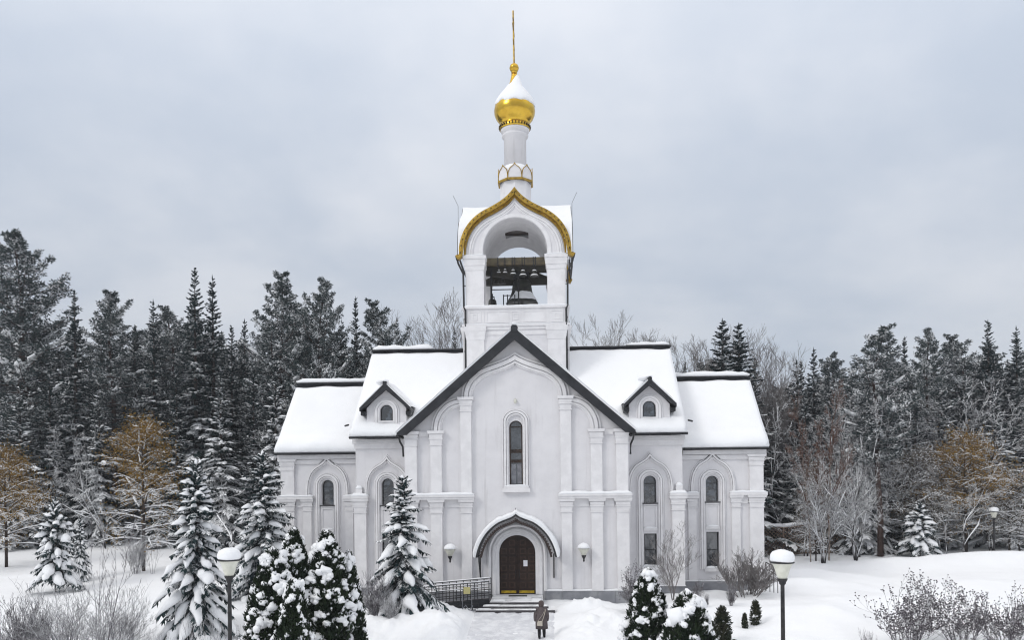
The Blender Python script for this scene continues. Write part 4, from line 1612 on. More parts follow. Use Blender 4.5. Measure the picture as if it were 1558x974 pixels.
def gen_spruce(seed, h, r, base=.05, dens=1., sp=.5, kw=.24, snow=None, hang=.5, irregular=.2, pw=.8, droop=0.):
    """-> trunk, crown, snow shapes of a spruce"""
    rn = random.Random(seed)
    tr, cr, sn = TB(), TB(), TB()
    tr.smooth = True
    tr.tube([(0, 0, -.6), (0, 0, h * .3), (.03, 0, h * .7), (0, 0, h)], [h * .013 + .02, h * .010, h * .005, .012], 7)
    z = h * base
    k = 0
    while z < h * .992:
        t = (z - h * base) / (h * (1 - base))
        Lb = r * (1 - t)**pw * rn.uniform(1 - irregular, 1 + irregular * .7) + .05 * r
        nb = int(rn.uniform(4.5, 6.5) + 2.5 * (1 - t))
        a0 = rn.uniform(0, 6.28)
        for b in range(nb):
            az = a0 + 2 * PI * b / nb + rn.uniform(-.35, .35)
            L = Lb * rn.uniform(.72, 1.15)
            el = .55 * t**2 + .12 - (.30 + droop) * (1 - t)**.7 - droop * .25 + rn.uniform(-.12, .12)
            d = Vector((math.cos(az), math.sin(az), 0))
            side = Vector((-d.y, d.x, 0))
            zz = z + rn.uniform(-.5, .5) * sp
            sag = rn.uniform(.22, .42) * L * (1.1 - t)

            def pt(s_):
                return Vector((0, 0, zz)) + d * (L * s_) + UP * (math.tan(el) * L * s_ - sag * s_ * s_ * (1.35 - .55 * s_))

            nt = max(4, int(dens * (5 + L * 3.4)))
            pts = [pt(i / 6) for i in range(7)]
            if L > .7:
                tr.tube(pts[:6], [.012 * L + .008, .011 * L + .006, .009 * L, .007 * L, .005 * L, .003 * L], 4, False)
            for i in range(nt):
                s_ = .10 + .90 * (i + rn.random()) / nt
                p = pt(s_)
                fw = (pt(min(1.05, s_ + .06)) - p).normalized()
                tl = (.30 * L * (1.05 - .62 * s_) + (.03 + .09 * (1 - t)) * r**.5) * rn.uniform(.7, 1.25)
                for q in (-1, 1):
                    dd = fw * rn.uniform(.5, .9) + side * (q * rn.uniform(.45, .95)) - UP * rn.uniform(.05, .45)
                    nn = (UP + side * rn.uniform(-.55, .55) + d * rn.uniform(-.2, .55)).normalized()
                    cr.kite(p, dd, tl, kw * (.55 + .45 * min(1, 2.2 * (1 - t))) * rn.uniform(.7, 1.3), nn)
                if rn.random() < hang:
                    dd = -UP + d * rn.uniform(-.2, .5) + side * rn.uniform(-.5, .5)
                    cr.kite(p, dd, tl * rn.uniform(.5, .9), kw * rn.uniform(.8, 1.4), (d + side * rn.uniform(-.8, .8)).normalized())
            cr.kite(pt(.8), pt(1.) - pt(.8), L * .25 + .1, kw, UP)
            if snow and rn.random() < snow[0] * (1.0 if t < .85 else .8):
                s0, s1 = rn.uniform(.12, .42), rn.uniform(.86, 1.04)
                n = 7
                pp = [pt(s0 + (s1 - s0) * i / (n - 1)) + UP * (kw * .12) + side * (.04 * L * math.sin(i * 1.3 + k)) for i in range(n)]
                sn.pad(pp, L * snow[1] * rn.uniform(.7, 1.25) + .03, L * snow[2] * rn.uniform(.7, 1.3) + .03, k * .37)
            k += 1
        z += sp * (1.05 - .5 * t) * rn.uniform(.85, 1.15)
    cr.kite(Vector((0, 0, h - .5 * sp)), UP, sp * 1.1, kw * .5, Vector((1, 0, 0)))
    cr.kite(Vector((0, 0, h - .5 * sp)), UP, sp * 1.1, kw * .5, Vector((0, 1, 0)))
    if snow and h < 10:
        sn.smooth = True
        sn.blob((0, 0, h - .02), (kw * .6, kw * .6, kw * 1.2), seed, .3, 8, 6)
    return tr, cr, sn


def gen_pine(seed, h, r, base=.38, nb=64, tuft=.42):
    rn = random.Random(seed)
    tr, cr, sn = TB(), TB(), TB()
    tr.smooth = True
    bend = [Vector((rn.uniform(-.12, .12) * i, rn.uniform(-.12, .12) * i, -.5 + (h + .5) * i / 5)) for i in range(6)]
    tr.tube(bend, [h * .013, h * .0115, h * .010, h * .008, h * .005, .03], 8)

    def trunk(z):
        f = (z + .5) / (h + .5) * 5
        i = min(4, int(f))
        return bend[i].lerp(bend[i + 1], f - i)

    for b in range(nb):
        t = (b + rn.random()) / nb
        z = h * (base + (1 - base) * t * .985)
        L = r * (.30 + .95 * math.sin(PI * min(1, (.28 + .76 * t)))**.8) * rn.uniform(.55, 1.12)
        if t > .9: L *= .75
        az = b * 2.399 + rn.uniform(-.4, .4)
        d = Vector((math.cos(az), math.sin(az), 0))
        side = Vector((-d.y, d.x, 0))
        el = -.10 + .55 * t + rn.uniform(-.15, .2)
        b0 = trunk(z)

        def pt(s_):
            return b0 + d * (L * s_) + UP * (L * (math.tan(el) * s_ + .18 * s_ * s_ - .1 * math.sin(s_ * 3))) + side * (.12 * L * math.sin(s_ * 2.5 + b))

        tr.tube([pt(i / 5) for i in range(6)], [.02 * L + .012, .016 * L, .012 * L, .010 * L, .007 * L, .004 * L], 4, False)
        if t < .55 and rn.random() < .6 and L > .8:
            s0 = rn.uniform(.45, .7)
            sn.pad([pt(s0 + (1.0 - s0) * i / 5) + UP * (.12 + .05 * L) + side * rn.uniform(-.1, .1) for i in range(6)], .055 * L * rn.uniform(.7, 1.3) + .03, .035 * L + .04, b * .7)
        for i in range(int(14 + L * 11.0)):
            s_ = rn.uniform(.22, 1.05)
            off = side * rn.uniform(-.42, .42) * L * (1.15 - .7 * s_) + UP * rn.uniform(-.06, .12) * L * .6 + d * rn.uniform(-.1, .1)
            c = pt(s_) + off
            for q in range(12):
                dd = Vector((rn.gauss(0, 1), rn.gauss(0, 1), rn.gauss(.25, .55)))
                cr.kite(c + dd * .04, dd, tuft * rn.uniform(.6, 1.2), tuft * .30, Vector((rn.gauss(0, 1), rn.gauss(0, 1), rn.gauss(.8, 1))).normalized())
    return tr, cr, sn


def gen_broadleaf(seed, h, spread, stems=1, levels=4, r0=.12, ratio=.62, kids=(3, 5), up=.25, pad=None, trunk_h=.25, minr=.010, curl=.35, twist=.9, pend=0., leafcb=None, stem_tilt=.2):
    """branching tree or shrub -> trunk, crown, snow"""
    rn = random.Random(seed)
    tr, cr, sn = TB(), TB(), TB()
    tr.smooth = cr.smooth = True
    cnt = [0]

    def grow(p, d, L, r, lev):
        n = 4 if lev > 0 else 5
        pts, q = [p.copy()], p.copy()
        dd = d.copy()
        for i in range(n):
            dd = (dd + Vector((rn.gauss(0, 1), rn.gauss(0, 1), rn.gauss(0, 1))) * (curl * .28) + UP * (up * .22) - UP * (pend * .15 * lev)).normalized()
            q = q + dd * (L / n)
            pts.append(q.copy())
        r1 = max(minr * .7, r * .42)
        rad = [max(minr * .7, r + (r1 - r) * i / n) for i in range(n + 1)]
        (tr if lev == 0 else cr).tube(pts, rad, 7 if lev == 0 else (5 if lev == 1 else 3), lev == 0)
        cnt[0] += 1
        if pad and lev >= 1 and r > pad[2] and abs(dd.z) < .85 and rn.random() < pad[3]:
            pp = [x + UP * (rad[i] * .8) for i, x in enumerate(pts)]
            sn.pad(pp, rad[0] * 1.1 + pad[0], rad[0] * .9 + pad[1], cnt[0] * .3)
        if leafcb and lev >= levels - 1: leafcb(pts, lev, rn, cr)
        if lev >= levels: return
        nk = rn.randint(*kids)
        lo = trunk_h if lev == 0 else .25
        for k in range(nk + (2 if lev == 0 else 0)):
            f = lo + (1 - lo) * (k + rn.random()) / (nk + (2 if lev == 0 else 0))
            i = min(n - 1, int(f * n))
            b = pts[i].lerp(pts[i + 1], f * n - i)
            axd = (pts[i + 1] - pts[i]).normalized()
            perp = axd.orthogonal().normalized()
            perp = rot_about(perp, axd, rn.uniform(0, 6.28))
            ang = rn.uniform(.5, 1.05) * twist
            nd = (axd * math.cos(ang) + perp * math.sin(ang)).normalized()
            grow(b, nd, L * ratio * rn.uniform(.65, 1.15) * (1.15 - .5 * f if lev == 0 else 1), max(minr, rad[i] * .55), lev + 1)
        # leader goes on
        grow(pts[-1], dd, L * ratio * (.8 if lev else 1.), r1, lev + 1)

    for s_ in range(stems):
        az = rn.uniform(0, 6.28)
        tl = stem_tilt * rn.uniform(.3, 1.2) if stems > 1 else rn.uniform(0, .06)
        d = Vector((math.cos(az) * tl, math.sin(az) * tl, 1)).normalized()
        p = Vector((math.cos(az), math.sin(az), 0)) * (spread * .07 * rn.random() if stems > 1 else 0) + Vector((0, 0, -.3))
        grow(p, d, h * (.62 if levels > 2 else .8) * rn.uniform(.8, 1.05), r0 * rn.uniform(.7, 1.1), 0)
    # normalise the height of the whole plant
    top = max(max(v[2] for v in m_.v) for m_ in (tr, cr) if m_.v)
    f = h / top
    for m_ in (tr, cr, sn): m_.v = [(x * f, y * f, z * f) for x, y, z in m_.v]
    return tr, cr, sn


def gen_thuja(seed, h, r, n=5200, blobs=70, bs=1.):
    rn = random.Random(seed)
    tr, cr, sn = TB(), TB(), TB()
    tr.tube([(0, 0, -.8), (0, 0, h * .85)], [.07, .02], 6)

    def rad(z, az):
        t = z / h
        return r * (min(1, .62 + t * 1.6) if t < .25 else (1 - ((t - .25) / .75)**1.75)**.75) * (1 + .30 * noise.noise(Vector((math.cos(az) * 1.5, math.sin(az) * 1.5, z * 1.1 + seed))) + .14 * noise.noise(Vector((math.cos(az) * 4, math.sin(az) * 4, z * 3 + seed))))

    for i in range(n):
        z = h * rn.random()**.9
        az = rn.uniform(0, 6.28)
        q = rad(z, az) * (1 - .45 * rn.random()**2)
        p = Vector((q * math.cos(az), q * math.sin(az), z - .1))
        d = Vector((math.cos(az) * .45, math.sin(az) * .45, 1)) + Vector((rn.gauss(0, .35), rn.gauss(0, .35), rn.gauss(0, .3)))
        nn = Vector((math.cos(az), math.sin(az), .15)) + Vector((rn.gauss(0, .6), rn.gauss(0, .6), rn.gauss(0, .2)))
        cr.kite(p, d, rn.uniform(.14, .30), rn.uniform(.07, .13), nn.normalized())
    sn.smooth = True
    for i in range(blobs):
        z = h * (.06 + .90 * rn.random()**.85)
        az = rn.uniform(0, 6.28)
        q = rad(z, az) * rn.uniform(.86, 1.04)
        s_ = bs * rn.choice((.04, .05, .06, .07, .08, .09, .11, .14, .20)) * rn.uniform(.8, 1.25)
        cx, cy = q * math.cos(az), q * math.sin(az)
        sn.blob((cx, cy, z), (s_ * rn.uniform(.9, 1.3), s_ * rn.uniform(.9, 1.3), s_ * rn.uniform(.85, 1.15)), i + seed, .75, 10, 7, .3)
        if s_ > .07:
            for _ in range(2):
                a_ = rn.uniform(0, 6.28)
                sn.blob((cx + s_ * math.cos(a_), cy + s_ * math.sin(a_), z - s_ * rn.uniform(-.2, .9)), (s_ * .6, s_ * .6, s_ * .6), i + seed + a_, .6, 8, 6, .2)
    sn.blob((0, 0, h - .03), (.13 * bs, .13 * bs, .16 * bs), seed + .5, .4, 9, 6)
    return tr, cr, sn


PROTO = {}


def proto(key, name, parts, nominal):
    """keep the meshes of one kind; placed copies share them"""
    ms = []
    for pn, mb, mat in parts:
        if mb is None or not mb.f: continue
        me = bpy.data.meshes.new(pn)
        me.from_pydata(mb.v, [], mb.f)
        for q in (mat if isinstance(mat, (list, tuple)) else [mat]): me.materials.append(q)
        me.polygons.foreach_set('material_index', mb.m)
        me.polygons.foreach_set('use_smooth', mb.sm)
        me.update()
        ms.append((pn, me))
    PROTO[key] = (name, ms, nominal)


def place(key, x, y, z, h, wide=1., rz=0., label=None, cat='tree', group=None, tilt=(0, 0)):
    name, ms, nom = PROTO[key]
    o = empty(name, (x, y, z), rz)
    s = h / nom
    o.scale = (s * wide, s * wide, s)
    o.rotation_euler = (tilt[0], tilt[1], rz)
    tag(o, label, cat, group)
    for pn, me in ms:
        c = bpy.data.objects.new(pn, me)
        COL.objects.link(c)
        c.parent = o
    return o


def plant(key, px, Y, top, wide=1., rz=None, label=None, cat='tree', group=None, sink=.05, base_py=None):
    """stand a plant on the ground at depth Y, as tall as it measures in the photograph"""
    p = at(px, top, Y)
    z0 = gz(p.x, Y) - sink
    return place(key, p.x, Y, z0, p.z - z0, wide, rnd.uniform(0, 6.28) if rz is None else rz, label, cat, group)


for i in range(4):
    t_, c_, _ = gen_spruce(11 + i, 22, (3.1, 3.6, 3.8, 3.3)[i], .04, 1.15, .60, .27, irregular=(.2, .26, .32, .22)[i], pw=1.02)
    proto('spruce%d' % i, 'spruce_tree', (('trunk', t_, M['bark_dark']), ('crown', c_, M['spruce'])), 22)
for i in range(2):
    PROTO['frost%d' % i] = None
    t_, c_, s_ = gen_spruce(31 + i, 16, 3.2, .04, 1.1, .58, .27, snow=(.42, .075, .055), irregular=.3, pw=.95)
    proto('frost%d' % i, 'spruce_tree', (('trunk', t_, M['bark_dark']), ('crown', c_, M['spruce_frost']), ('snow', s_, M['snow'])), 16)
for i in range(3):
    t_, c_, s_ = gen_pine(51 + i, 22, (3.0, 3.6, 2.7)[i], (.30, .22, .42)[i], (80, 98, 66)[i], .27)
    proto('pine%d' % i, 'pine_tree', (('trunk', t_, M['bark_pine']), ('crown', c_, M['pine']), ('snow', s_, M['snow'])), 22)
for i in range(3):
    t_, c_, s_ = gen_broadleaf(71 + i, 11, 4, 1 + i % 2, 5, .10, .60, (2, 3), .22, (.016, .030, .022, .9), .22, .013, .5, .95)
    proto('snowtree%d' % i, 'broadleaf_tree', (('trunk', t_, M['bark_snow']), ('crown', c_, M['bark_snow']), ('snow', s_, M['snow'])), 11)
for i in range(3):
    t_, c_, s_ = gen_broadleaf(91 + i, 16, 4, 1 + i % 2, 5, .15, .60, (3, 4), .45, None, .35, .011, .3, .72)
    proto('bare%d' % i, 'bare_tree', (('trunk', t_, M['twig_grey']), ('crown', c_, M['twig_grey'])), 16)


def ochre_leaf(matslot):
    def cb(pts, lev, rn, cr):
        pass
    return cb


def gen_larch(seed, h, r, base=.22, ochre_from=.35, dense=1.):
    rn = random.Random(seed)
    tr, cr, lf, sn = TB(), TB(), TB(), TB()
    tr.smooth = cr.smooth = True
    tr.tube([(0, 0, -.5), (.05, 0, h * .35), (0, .05, h * .7), (0, 0, h)], [h * .014, h * .011, h * .007, .02], 7)
    nb = int(46 * dense)
    for b in range(nb):
        t = (b + rn.random()) / nb
        z = h * (base + (1 - base) * t * .98)
        L = r * (1.0 - (t * .95)**1.9)**.75 * rn.uniform(.55, 1.15)
        az = b * 2.399 + rn.uniform(-.4, .4)
        d = Vector((math.cos(az), math.sin(az), 0))
        side = Vector((-d.y, d.x, 0))
        el = .05 + .75 * t + rn.uniform(-.2, .3)

        def pt(s_):
            return Vector((0, 0, z)) + d * (L * s_) + UP * (L * (math.tan(el) * s_ - .22 * s_ * s_)) + side * (.10 * L * math.sin(3 * s_ + b))

        pts = [pt(i / 6) for i in range(7)]
        cr.tube(pts, [.022 * L + .01, .02 * L, .017 * L, .014 * L, .011 * L, .008 * L, .004 * L], 4, False)
        if t < .55 or b % 2 == 0: sn.pad([p + UP * .02 for p in pts[:6]], .020 * L + .022, .015 * L + .030, b)
        for i in range(int(5 + 3 * L)):
            s_ = rn.uniform(.2, .98)
            p = pt(s_)
            q = rn.choice((-1, 1))
            dd = (d * rn.uniform(.3, 1) + side * q * rn.uniform(.5, 1) + UP * rn.uniform(-.35, .35)).normalized()
            l2 = L * (.45 - .25 * s_) * rn.uniform(.7, 1.2) + .15
            p2 = [p, p + dd * l2 * .5 - UP * .02, p + dd * l2 - UP * (.10 * l2)]
            cr.tube(p2, [.012, .010, .006], 3, False)
            if t < .55 or i % 3 == 0: sn.pad([p2[0] + UP * .01, p2[1] + UP * .01, p2[2]], .020, .024, i)
            if rn.random() < smooth(ochre_from - .22, ochre_from + .25, t) * .95 + .12:
                for k in range(26):
                    c = p + dd * (l2 * rn.random()) + Vector((rn.gauss(0, .36), rn.gauss(0, .36), rn.gauss(0, .34)))
                    lf.kite(c, Vector((rn.gauss(0, 1), rn.gauss(0, 1), rn.gauss(0, 1))), rn.uniform(.12, .24), .06, Vector((rn.gauss(0, 1), rn.gauss(0, 1), rn.gauss(.3, 1))).normalized())
    return tr, cr, lf, sn


for i, (h_, r_, b_, of) in enumerate(((9.5, 3.3, .20, .45), (9, 3.4, .16, .36))):
    t_, c_, l_, s_ = gen_larch(131 + i, h_, r_, b_, of)
    proto('larch%d' % i, 'larch_tree', (('trunk', t_, M['bark_dark']), ('branches', c_, M['bark_snow']), ('foliage', l_, M['ochre']), ('snow', s_, M['snow'])), h_)
t_, c_, l_, s_ = gen_larch(140, 9, 3.6, .12, .2, 1.1)
proto('brown', 'broadleaf_tree', (('trunk', t_, M['bark_dark']), ('branches', c_, M['bark_snow']), ('foliage', l_, M['ochre_dull']), ('snow', s_, M['snow'])), 9)

# birches: pale stems, red-brown hanging twigs
for i in range(2):
    t_, c_, s_ = gen_broadleaf(151 + i, 16, 3, 1, 4, .13, .42, (6, 8), .25, None, .30, .014, .3, .75, .35)
    proto('birch%d' % i, 'birch_tree', (('trunk', t_, M['bark_birch']), ('crown', c_, M['twig_red'])), 16)

# ---- near garden trees
for i, (h_, r_) in enumerate(((7.2, 1.75), (7.4, 2.0), (6.8, 1.85), (4.6, 1.75))):
    t_, c_, s_ = gen_spruce(171 + i, h_, r_, (.10, .07, .10, .27)[i], 1.5, .27, .135, snow=((.86, .13, .10), (.80, .11, .085), (.78, .145, .11), (.90, .15, .11))[i], hang=.9, irregular=.45, pw=.62, droop=(.36, .22, .40, .0)[i])
    proto('garden%d' % i, 'spruce_tree', (('trunk', t_, M['bark_dark']), ('crown', c_, M['near_spruce']), ('snow', s_, M['snow'])), h_)
for i in range(3):
    t_, c_, s_ = gen_thuja(191 + i, 5., (1.0, .85, 1.15)[i], 9000, (260, 220, 220)[i], (1.05, .95, 1.1)[i])
    proto('thuja%d' % i, 'thuja_tree', (('trunk', t_, M['bark_dark']), ('foliage', c_, M['thuja']), ('snow', s_, M['snow'])), 5.)
t_, c_, s_ = gen_thuja(197, 3.2, 1.05, 7000, 110, 1.35)
proto('thuja_low', 'thuja_tree', (('trunk', t_, M['bark_dark']), ('foliage', c_, M['thuja']), ('snow', s_, M['snow'])), 3.2)
t_, c_, s_ = gen_thuja(199, 2., .30, 1100, 14, .55)
proto('juniper', 'juniper', (('trunk', t_, M['bark_dark']), ('foliage', c_, M['juniper']), ('snow', s_, M['snow'])), 2.)


def berries(pts, lev, rn, cr):
    for k in range(1):
        p = pts[-1].lerp(pts[-2], rn.random())
        cr.cur = 1
        sm = cr.smooth
        cr.blob(tuple(p), (.022, .022, .020), rn.random(), .3, 5, 3)
        cr.smooth = sm
        cr.cur = 0


def shrub(key, seed, h, spread, stems, levels, mat, r0=.03, ratio=.55, kids=(3, 4), up=.35, pad=None, twist=.7, tilt=.5, cb=None, curl=.4, minr=.007, th=.2):
    t_, c_, s_ = gen_broadleaf(seed, h, spread, stems, levels, r0, ratio, kids, up, pad, th, minr, curl, twist, 0, cb, tilt)
    proto(key, 'bare_shrub', (('stems', t_, M[mat]), ('twigs', c_, [M[mat], M['berry']]), ('snow', s_, M['snow'])), h)


shrub('bush_grey', 211, 2.7, 3, 16, 3, 'twig_grey', .022, .52, (4, 5), .4, None, .62, .62)
shrub('bush_young', 213, 4.2, 2, 3, 4, 'twig_grey', .028, .55, (3, 4), .42, None, .80, .20, None, .3, .005)
shrub('bush_berry', 215, 2.7, 3, 17, 3, 'twig_dark', .018, .55, (2, 3), .38, None, .70, .50, berries, .4, .005)
shrub('bush_frost', 217, 2.8, 3, 20, 3, 'twig_frost', .018, .55, (3, 4), .35, (.014, .016, .008, .6), .72, .55, None, .45, .005)
shrub('bush_brown', 219, 2.7, 2, 18, 3, 'twig_dark', .022, .5, (4, 5), .4, (.012, .012, .009, .25), .65, .35)
shrub('sapling', 221, 5.5, 2, 3, 3, 'twig_dark', .026, .40, (3, 4), .55, None, .60, .25, None, .3, .006)
shrub('stems_thin', 223, 8., 3, 5, 4, 'bark_snow', .07, .52, (3, 4), .25, (.022, .028, .02, .8), .9, .22, None, .5, .012, .35)

FG = 'trees of the forest edge'
# ---- forest edge left of the church
for row in (
    ('pine1', 22, 28, 355, 1.05, 'tall broad pine at the left end of the forest edge, highest tree in view'),
    ('spruce0', 113, 24, 446, .95, 'dark narrow spruce between the tall broad pine and a reddish-trunked pine'),
    ('pine0', 172, 27, 444, 1.0, 'pine with a bare reddish trunk rising behind an ochre larch left of the church'),
    ('spruce1', 233, 26, 460, .95, 'spruce just right of the reddish pine trunk, left of the twin spruces'),
    ('pine2', 258, 33, 468, .9, 'thin pine top peeping out beside the left one of the twin spruces'),
    ('spruce2', 296, 23, 414, .95, 'left and taller one of the twin pointed spruces left of the church'),
    ('spruce3', 323, 24, 423, .95, 'right and shorter one of the twin pointed spruces left of the church'),
    ('spruce1', 372, 37, 489, .9, 'low distant spruce in the gap right of the twin spruces'),
    ('pine0', 427, 26, 417, .95, 'high pine with an open crown standing left of the wing roof'),
    ('frost0', 418, 20, 548, .85, 'frosted drooping spruce below the high pine beside the left wing roof'),
    ('pine1', 490, 25, 426, .72, 'broad-topped pine rising behind the left wing roof'),
    ('spruce0', 541, 29, 456, .75, 'slim spruce spire between two pines behind the left roofs'),
    ('pine2', 577, 27, 461, .9, 'pine at the right end of the left forest, behind the transept roof'),
    ('spruce3', 604, 31, 486, .7, 'short spruce beside the bare tree left of the bell tower'),
    ('spruce1', 691, 38, 506, .7, 'tiny spruce tip between the bare tree and the bell tower'),
    ('frost1', 30, 21, 590, 1.15, 'frosted spruce under the tall broad pine at the left edge'),
    ('frost0', 335, 19, 575, .95, 'frosted spruce in front of the twin spruces beside the left wing'),
    ('spruce3', 75, 22, 560, 1.2, 'dense dark spruce between the left edge and the narrow dark spruce'),
    ('spruce2', 205, 30, 498, 1.0, 'dark spruce between the reddish pine trunk and the spruce left of the twins'),
    ('spruce0', 62, 29, 492, 1.0, 'dark spruce half hidden behind the tall broad pine at the left end'),
    ('spruce2', 352, 27, 500, .95, 'dark spruce filling the gap right below the twin spruces'),
    ('spruce0', 458, 27, 474, .9, 'dark spruce between the high open pine and the broad-topped pine'),
    ('spruce1', 268, 21, 560, 1.1, 'low dark spruce at the feet of the twin spruces'),
    ('spruce0', 385, 21, 560, 1.1, 'low dark spruce beside the left wing gable'),
    ('spruce3', 520, 30, 490, 1.0, 'dark spruce behind the left ridge between two pines'),
    ('frost1', 150, 22, 580, .9, 'frosted spruce left of the reddish pine trunk'),
    # right
    ('spruce1', 1099, 27, 489, 1.6, 'left one of the dark spruce pair above the right wing roof'),
    ('spruce2', 1124, 29, 496, 1.6, 'right one of the dark spruce pair above the right wing roof'),
    ('pine2', 1336, 22, 499, 1.1, 'dark pine with a bare trunk above the right lawn'),
    ('spruce0', 1376, 32, 516, .95, 'dark pointed spruce just right of the bare-trunked pine'),
    ('pine0', 1414, 31, 502, .85, 'pine second right of the bare-trunked pine on the right skyline'),
    ('pine2', 1458, 34, 512, 1.1, 'hazy pine in the middle of the right skyline'),
    ('spruce2', 1503, 32, 491, 1.05, 'tall spruce on the right skyline left of the last tree'),
    ('spruce3', 1546, 34, 500, 1.1, 'last spruce on the skyline at the right edge'),
    ('spruce1', 1238, 34, 532, .95, 'small spruce tip on the low skyline right of the bare trees'),
    ('pine2', 1268, 33, 541, 1.0, 'low round pine top left of the bare-trunked pine'),
    ('frost1', 1212, 33, 552, 1.0, 'frosted spruce behind the two reddish birches'),
    ('frost0', 1296, 25, 590, 1.0, 'frosted spruce between the birches and the bare-trunked pine'),
    ('frost1', 1190, 34, 630, 1.1, 'frosted spruce behind the lattice fence by the right corner of the church'),
    ('spruce1', 1225, 27, 610, 1.2, 'dark low spruce behind the birches'),
    ('spruce3', 1262, 27, 590, 1.3, 'dark broad spruce right of the birches'),
    ('frost0', 1318, 25, 640, 1.3, 'frosted low spruce at the foot of the bare-trunked pine'),
    ('spruce2', 1350, 28, 580, 1.2, 'dark spruce touching the right side of the bare pine trunk'),
    ('spruce0', 1392, 27, 600, 1.4, 'dark spruce above the small plump spruce on the right lawn'),
    ('frost1', 1432, 29, 590, 1.3, 'frosted spruce left of the ochre larch on the right'),
    ('spruce3', 1468, 30, 570, 1.3, 'dark spruce rising straight behind the ochre larch on the right'),
    ('frost0', 1515, 27, 600, 1.3, 'frosted spruce behind the far lamp'),
    ('spruce1', 1552, 28, 580, 1.4, 'dark spruce at the right edge under the skyline'),
):
    plant(row[0], row[1], row[2], row[3], row[4], None, row[5], 'tree', FG)
for row in (
    ('bare0', 650, 32, 458, 1.3, 'bare grey tree standing up left of the bell tower'),
    ('bare2', 622, 35, 470, 1.2, 'lower bare tree between the left forest and the bare grey tree by the tower'),
    ('bare1', 684, 44, 476, 1.2, 'thin bare tree half hidden by the left side of the bell tower'),
    ('bare1', 960, 34, 482, 1.2, 'bare tree nearest the tower above the right transept roof'),
    ('bare0', 930, 40, 500, 1.3, 'lowest bare tree tucked against the right side of the bell tower'),
    ('bare2', 998, 36, 486, 1.2, 'bare tree above the right end of the transept ridge'),
    ('bare1', 1028, 42, 498, 1.5, 'thin bare tree in the gap between the broad bare tree and the ridge'),
    ('bare0', 1058, 31, 494, 1.3, 'broad bare tree left of the dark spruce pair'),
    ('bare2', 1080, 38, 500, 1.4, 'bare tree touching the dark spruce pair on its left'),
    ('bare1', 1160, 33, 505, 1.2, 'bare tree right of the dark spruce pair'),
    ('bare0', 1186, 36, 515, 1.2, 'bare tree between two others right of the dark spruce pair'),
    ('bare2', 1212, 38, 522, 1.4, 'low bare tree furthest right on the bare skyline stretch'),
):
    plant(row[0], row[1], row[2], row[3], row[4], None, row[5], 'tree', 'bare trees behind the church')
SN_ = 'snow-laden broadleaf trees at the right forest edge'
for row in (
    ('snowtree0', 1176, 31, 548, 1.1, 'snow-laden tree with long white forked limbs rising behind the lattice fence'),
    ('snowtree1', 1240, 24, 600, .8, 'snow-laden tree behind the reddish birches'),
    ('snowtree2', 1290, 23, 612, .9, 'snow-laden tree left of the bare pine trunk'),
    ('snowtree0', 1362, 23, 606, 1.0, 'snow-laden tree right behind the bare pine trunk'),
    ('snowtree1', 1415, 26, 598, .9, 'snow-laden tree left of the ochre larch on the right'),
    ('snowtree2', 1490, 28, 600, 1.0, 'snow-laden tree behind the ochre larch on the right'),
    ('snowtree1', 1542, 26, 600, 1.0, 'snow-laden tree at the right edge of the forest'),
    ('snowtree2', 1232, 27, 580, .8, 'snow-laden tree rising behind the left birch'),
    ('snowtree0', 1312, 24, 590, .9, 'snow-laden tree touching the left side of the bare pine trunk'),
    ('snowtree2', 1388, 24, 585, .9, 'snow-laden tree above the small plump spruce'),
    ('snowtree0', 1440, 27, 580, .95, 'tall snow-laden tree just left above the ochre larch'),
    ('snowtree1', 1515, 27, 575, .95, 'tall snow-laden tree above the far lamp'),
    ('snowtree2', 1464, 20, 692, 1.3, 'spreading snow-laden tree with crooked white limbs on the right lawn'),
    ('snowtree0', 352, 13, 690, 1.2, 'snow-laden bare tree behind the left garden spruces'),
    ('snowtree1', 430, 17, 640, .8, 'snow-laden bare tree at the corner of the left wing'),
):
    plant(row[0], row[1], row[2], row[3], row[4], None, row[5], 'tree', SN_ if row[1] > 900 else None)
for i, (px, Y, top) in enumerate(((1200, 27, 600), (1222, 23, 640), (1265, 25, 604), (1308, 21, 650), (1330, 27, 606), (1375, 24, 640), (1398, 29, 600), (1425, 24, 640), (1440, 21, 700), (1480, 29, 612), (1505, 24, 650), (1528, 28, 610), (1550, 23, 660), (160, 20, 640), (62, 20, 660))):
    lab = 'thin snow-laden tree in the frosted thicket along the foot of the right forest' if px > 900 else ('thin snow-laden tree left of the ochre larch on the left slope' if px > 100 else 'thin snow-laden tree behind the small garden spruce on the left slope')
    plant('snowtree%d' % (i % 3), px, Y, top, .75, None, lab, 'tree', 'thin snow-laden trees in the thicket')
plant('larch0', 216, 8, 648, .88, .6, 'ochre larch with snow-lined branches on the left snow slope', 'tree')
plant('larch1', 8, 12, 690, 1.0, 2., 'ochre larch cut by the left edge of the view', 'tree')
plant('larch1', 1468, 24, 668, 1.2, 1., 'ochre-leaved larch glowing in the right forest', 'tree')
plant('brown', 1240, 20, 715, .6, .3, 'brownish leafy tree with snow between the church and the birches', 'tree')
plant('brown', 1395, 24, 690, 1.0, 1.3, 'brownish leafy tree with snow right of the bare-trunked pine', 'tree')
plant('brown', 1535, 23, 720, 1.0, 2.2, 'brownish leafy tree with snow behind the far lamp', 'tree')
plant('birch0', 1231, 15, 590, .5, .4, 'left one of two slender birches with red-brown twigs', 'tree')
plant('birch1', 1258, 14.5, 575, .5, 1.8, 'right one of two slender birches with red-brown twigs', 'tree')
plant('stems_thin', 1252, 13.5, 690, .75, .4, 'multi-stemmed snowy tree just right of the church on the lawn', 'tree')
plant('stems_thin', 1300, 14, 700, .95, 2.6, 'multi-stemmed snowy tree standing alone on the right lawn', 'tree')
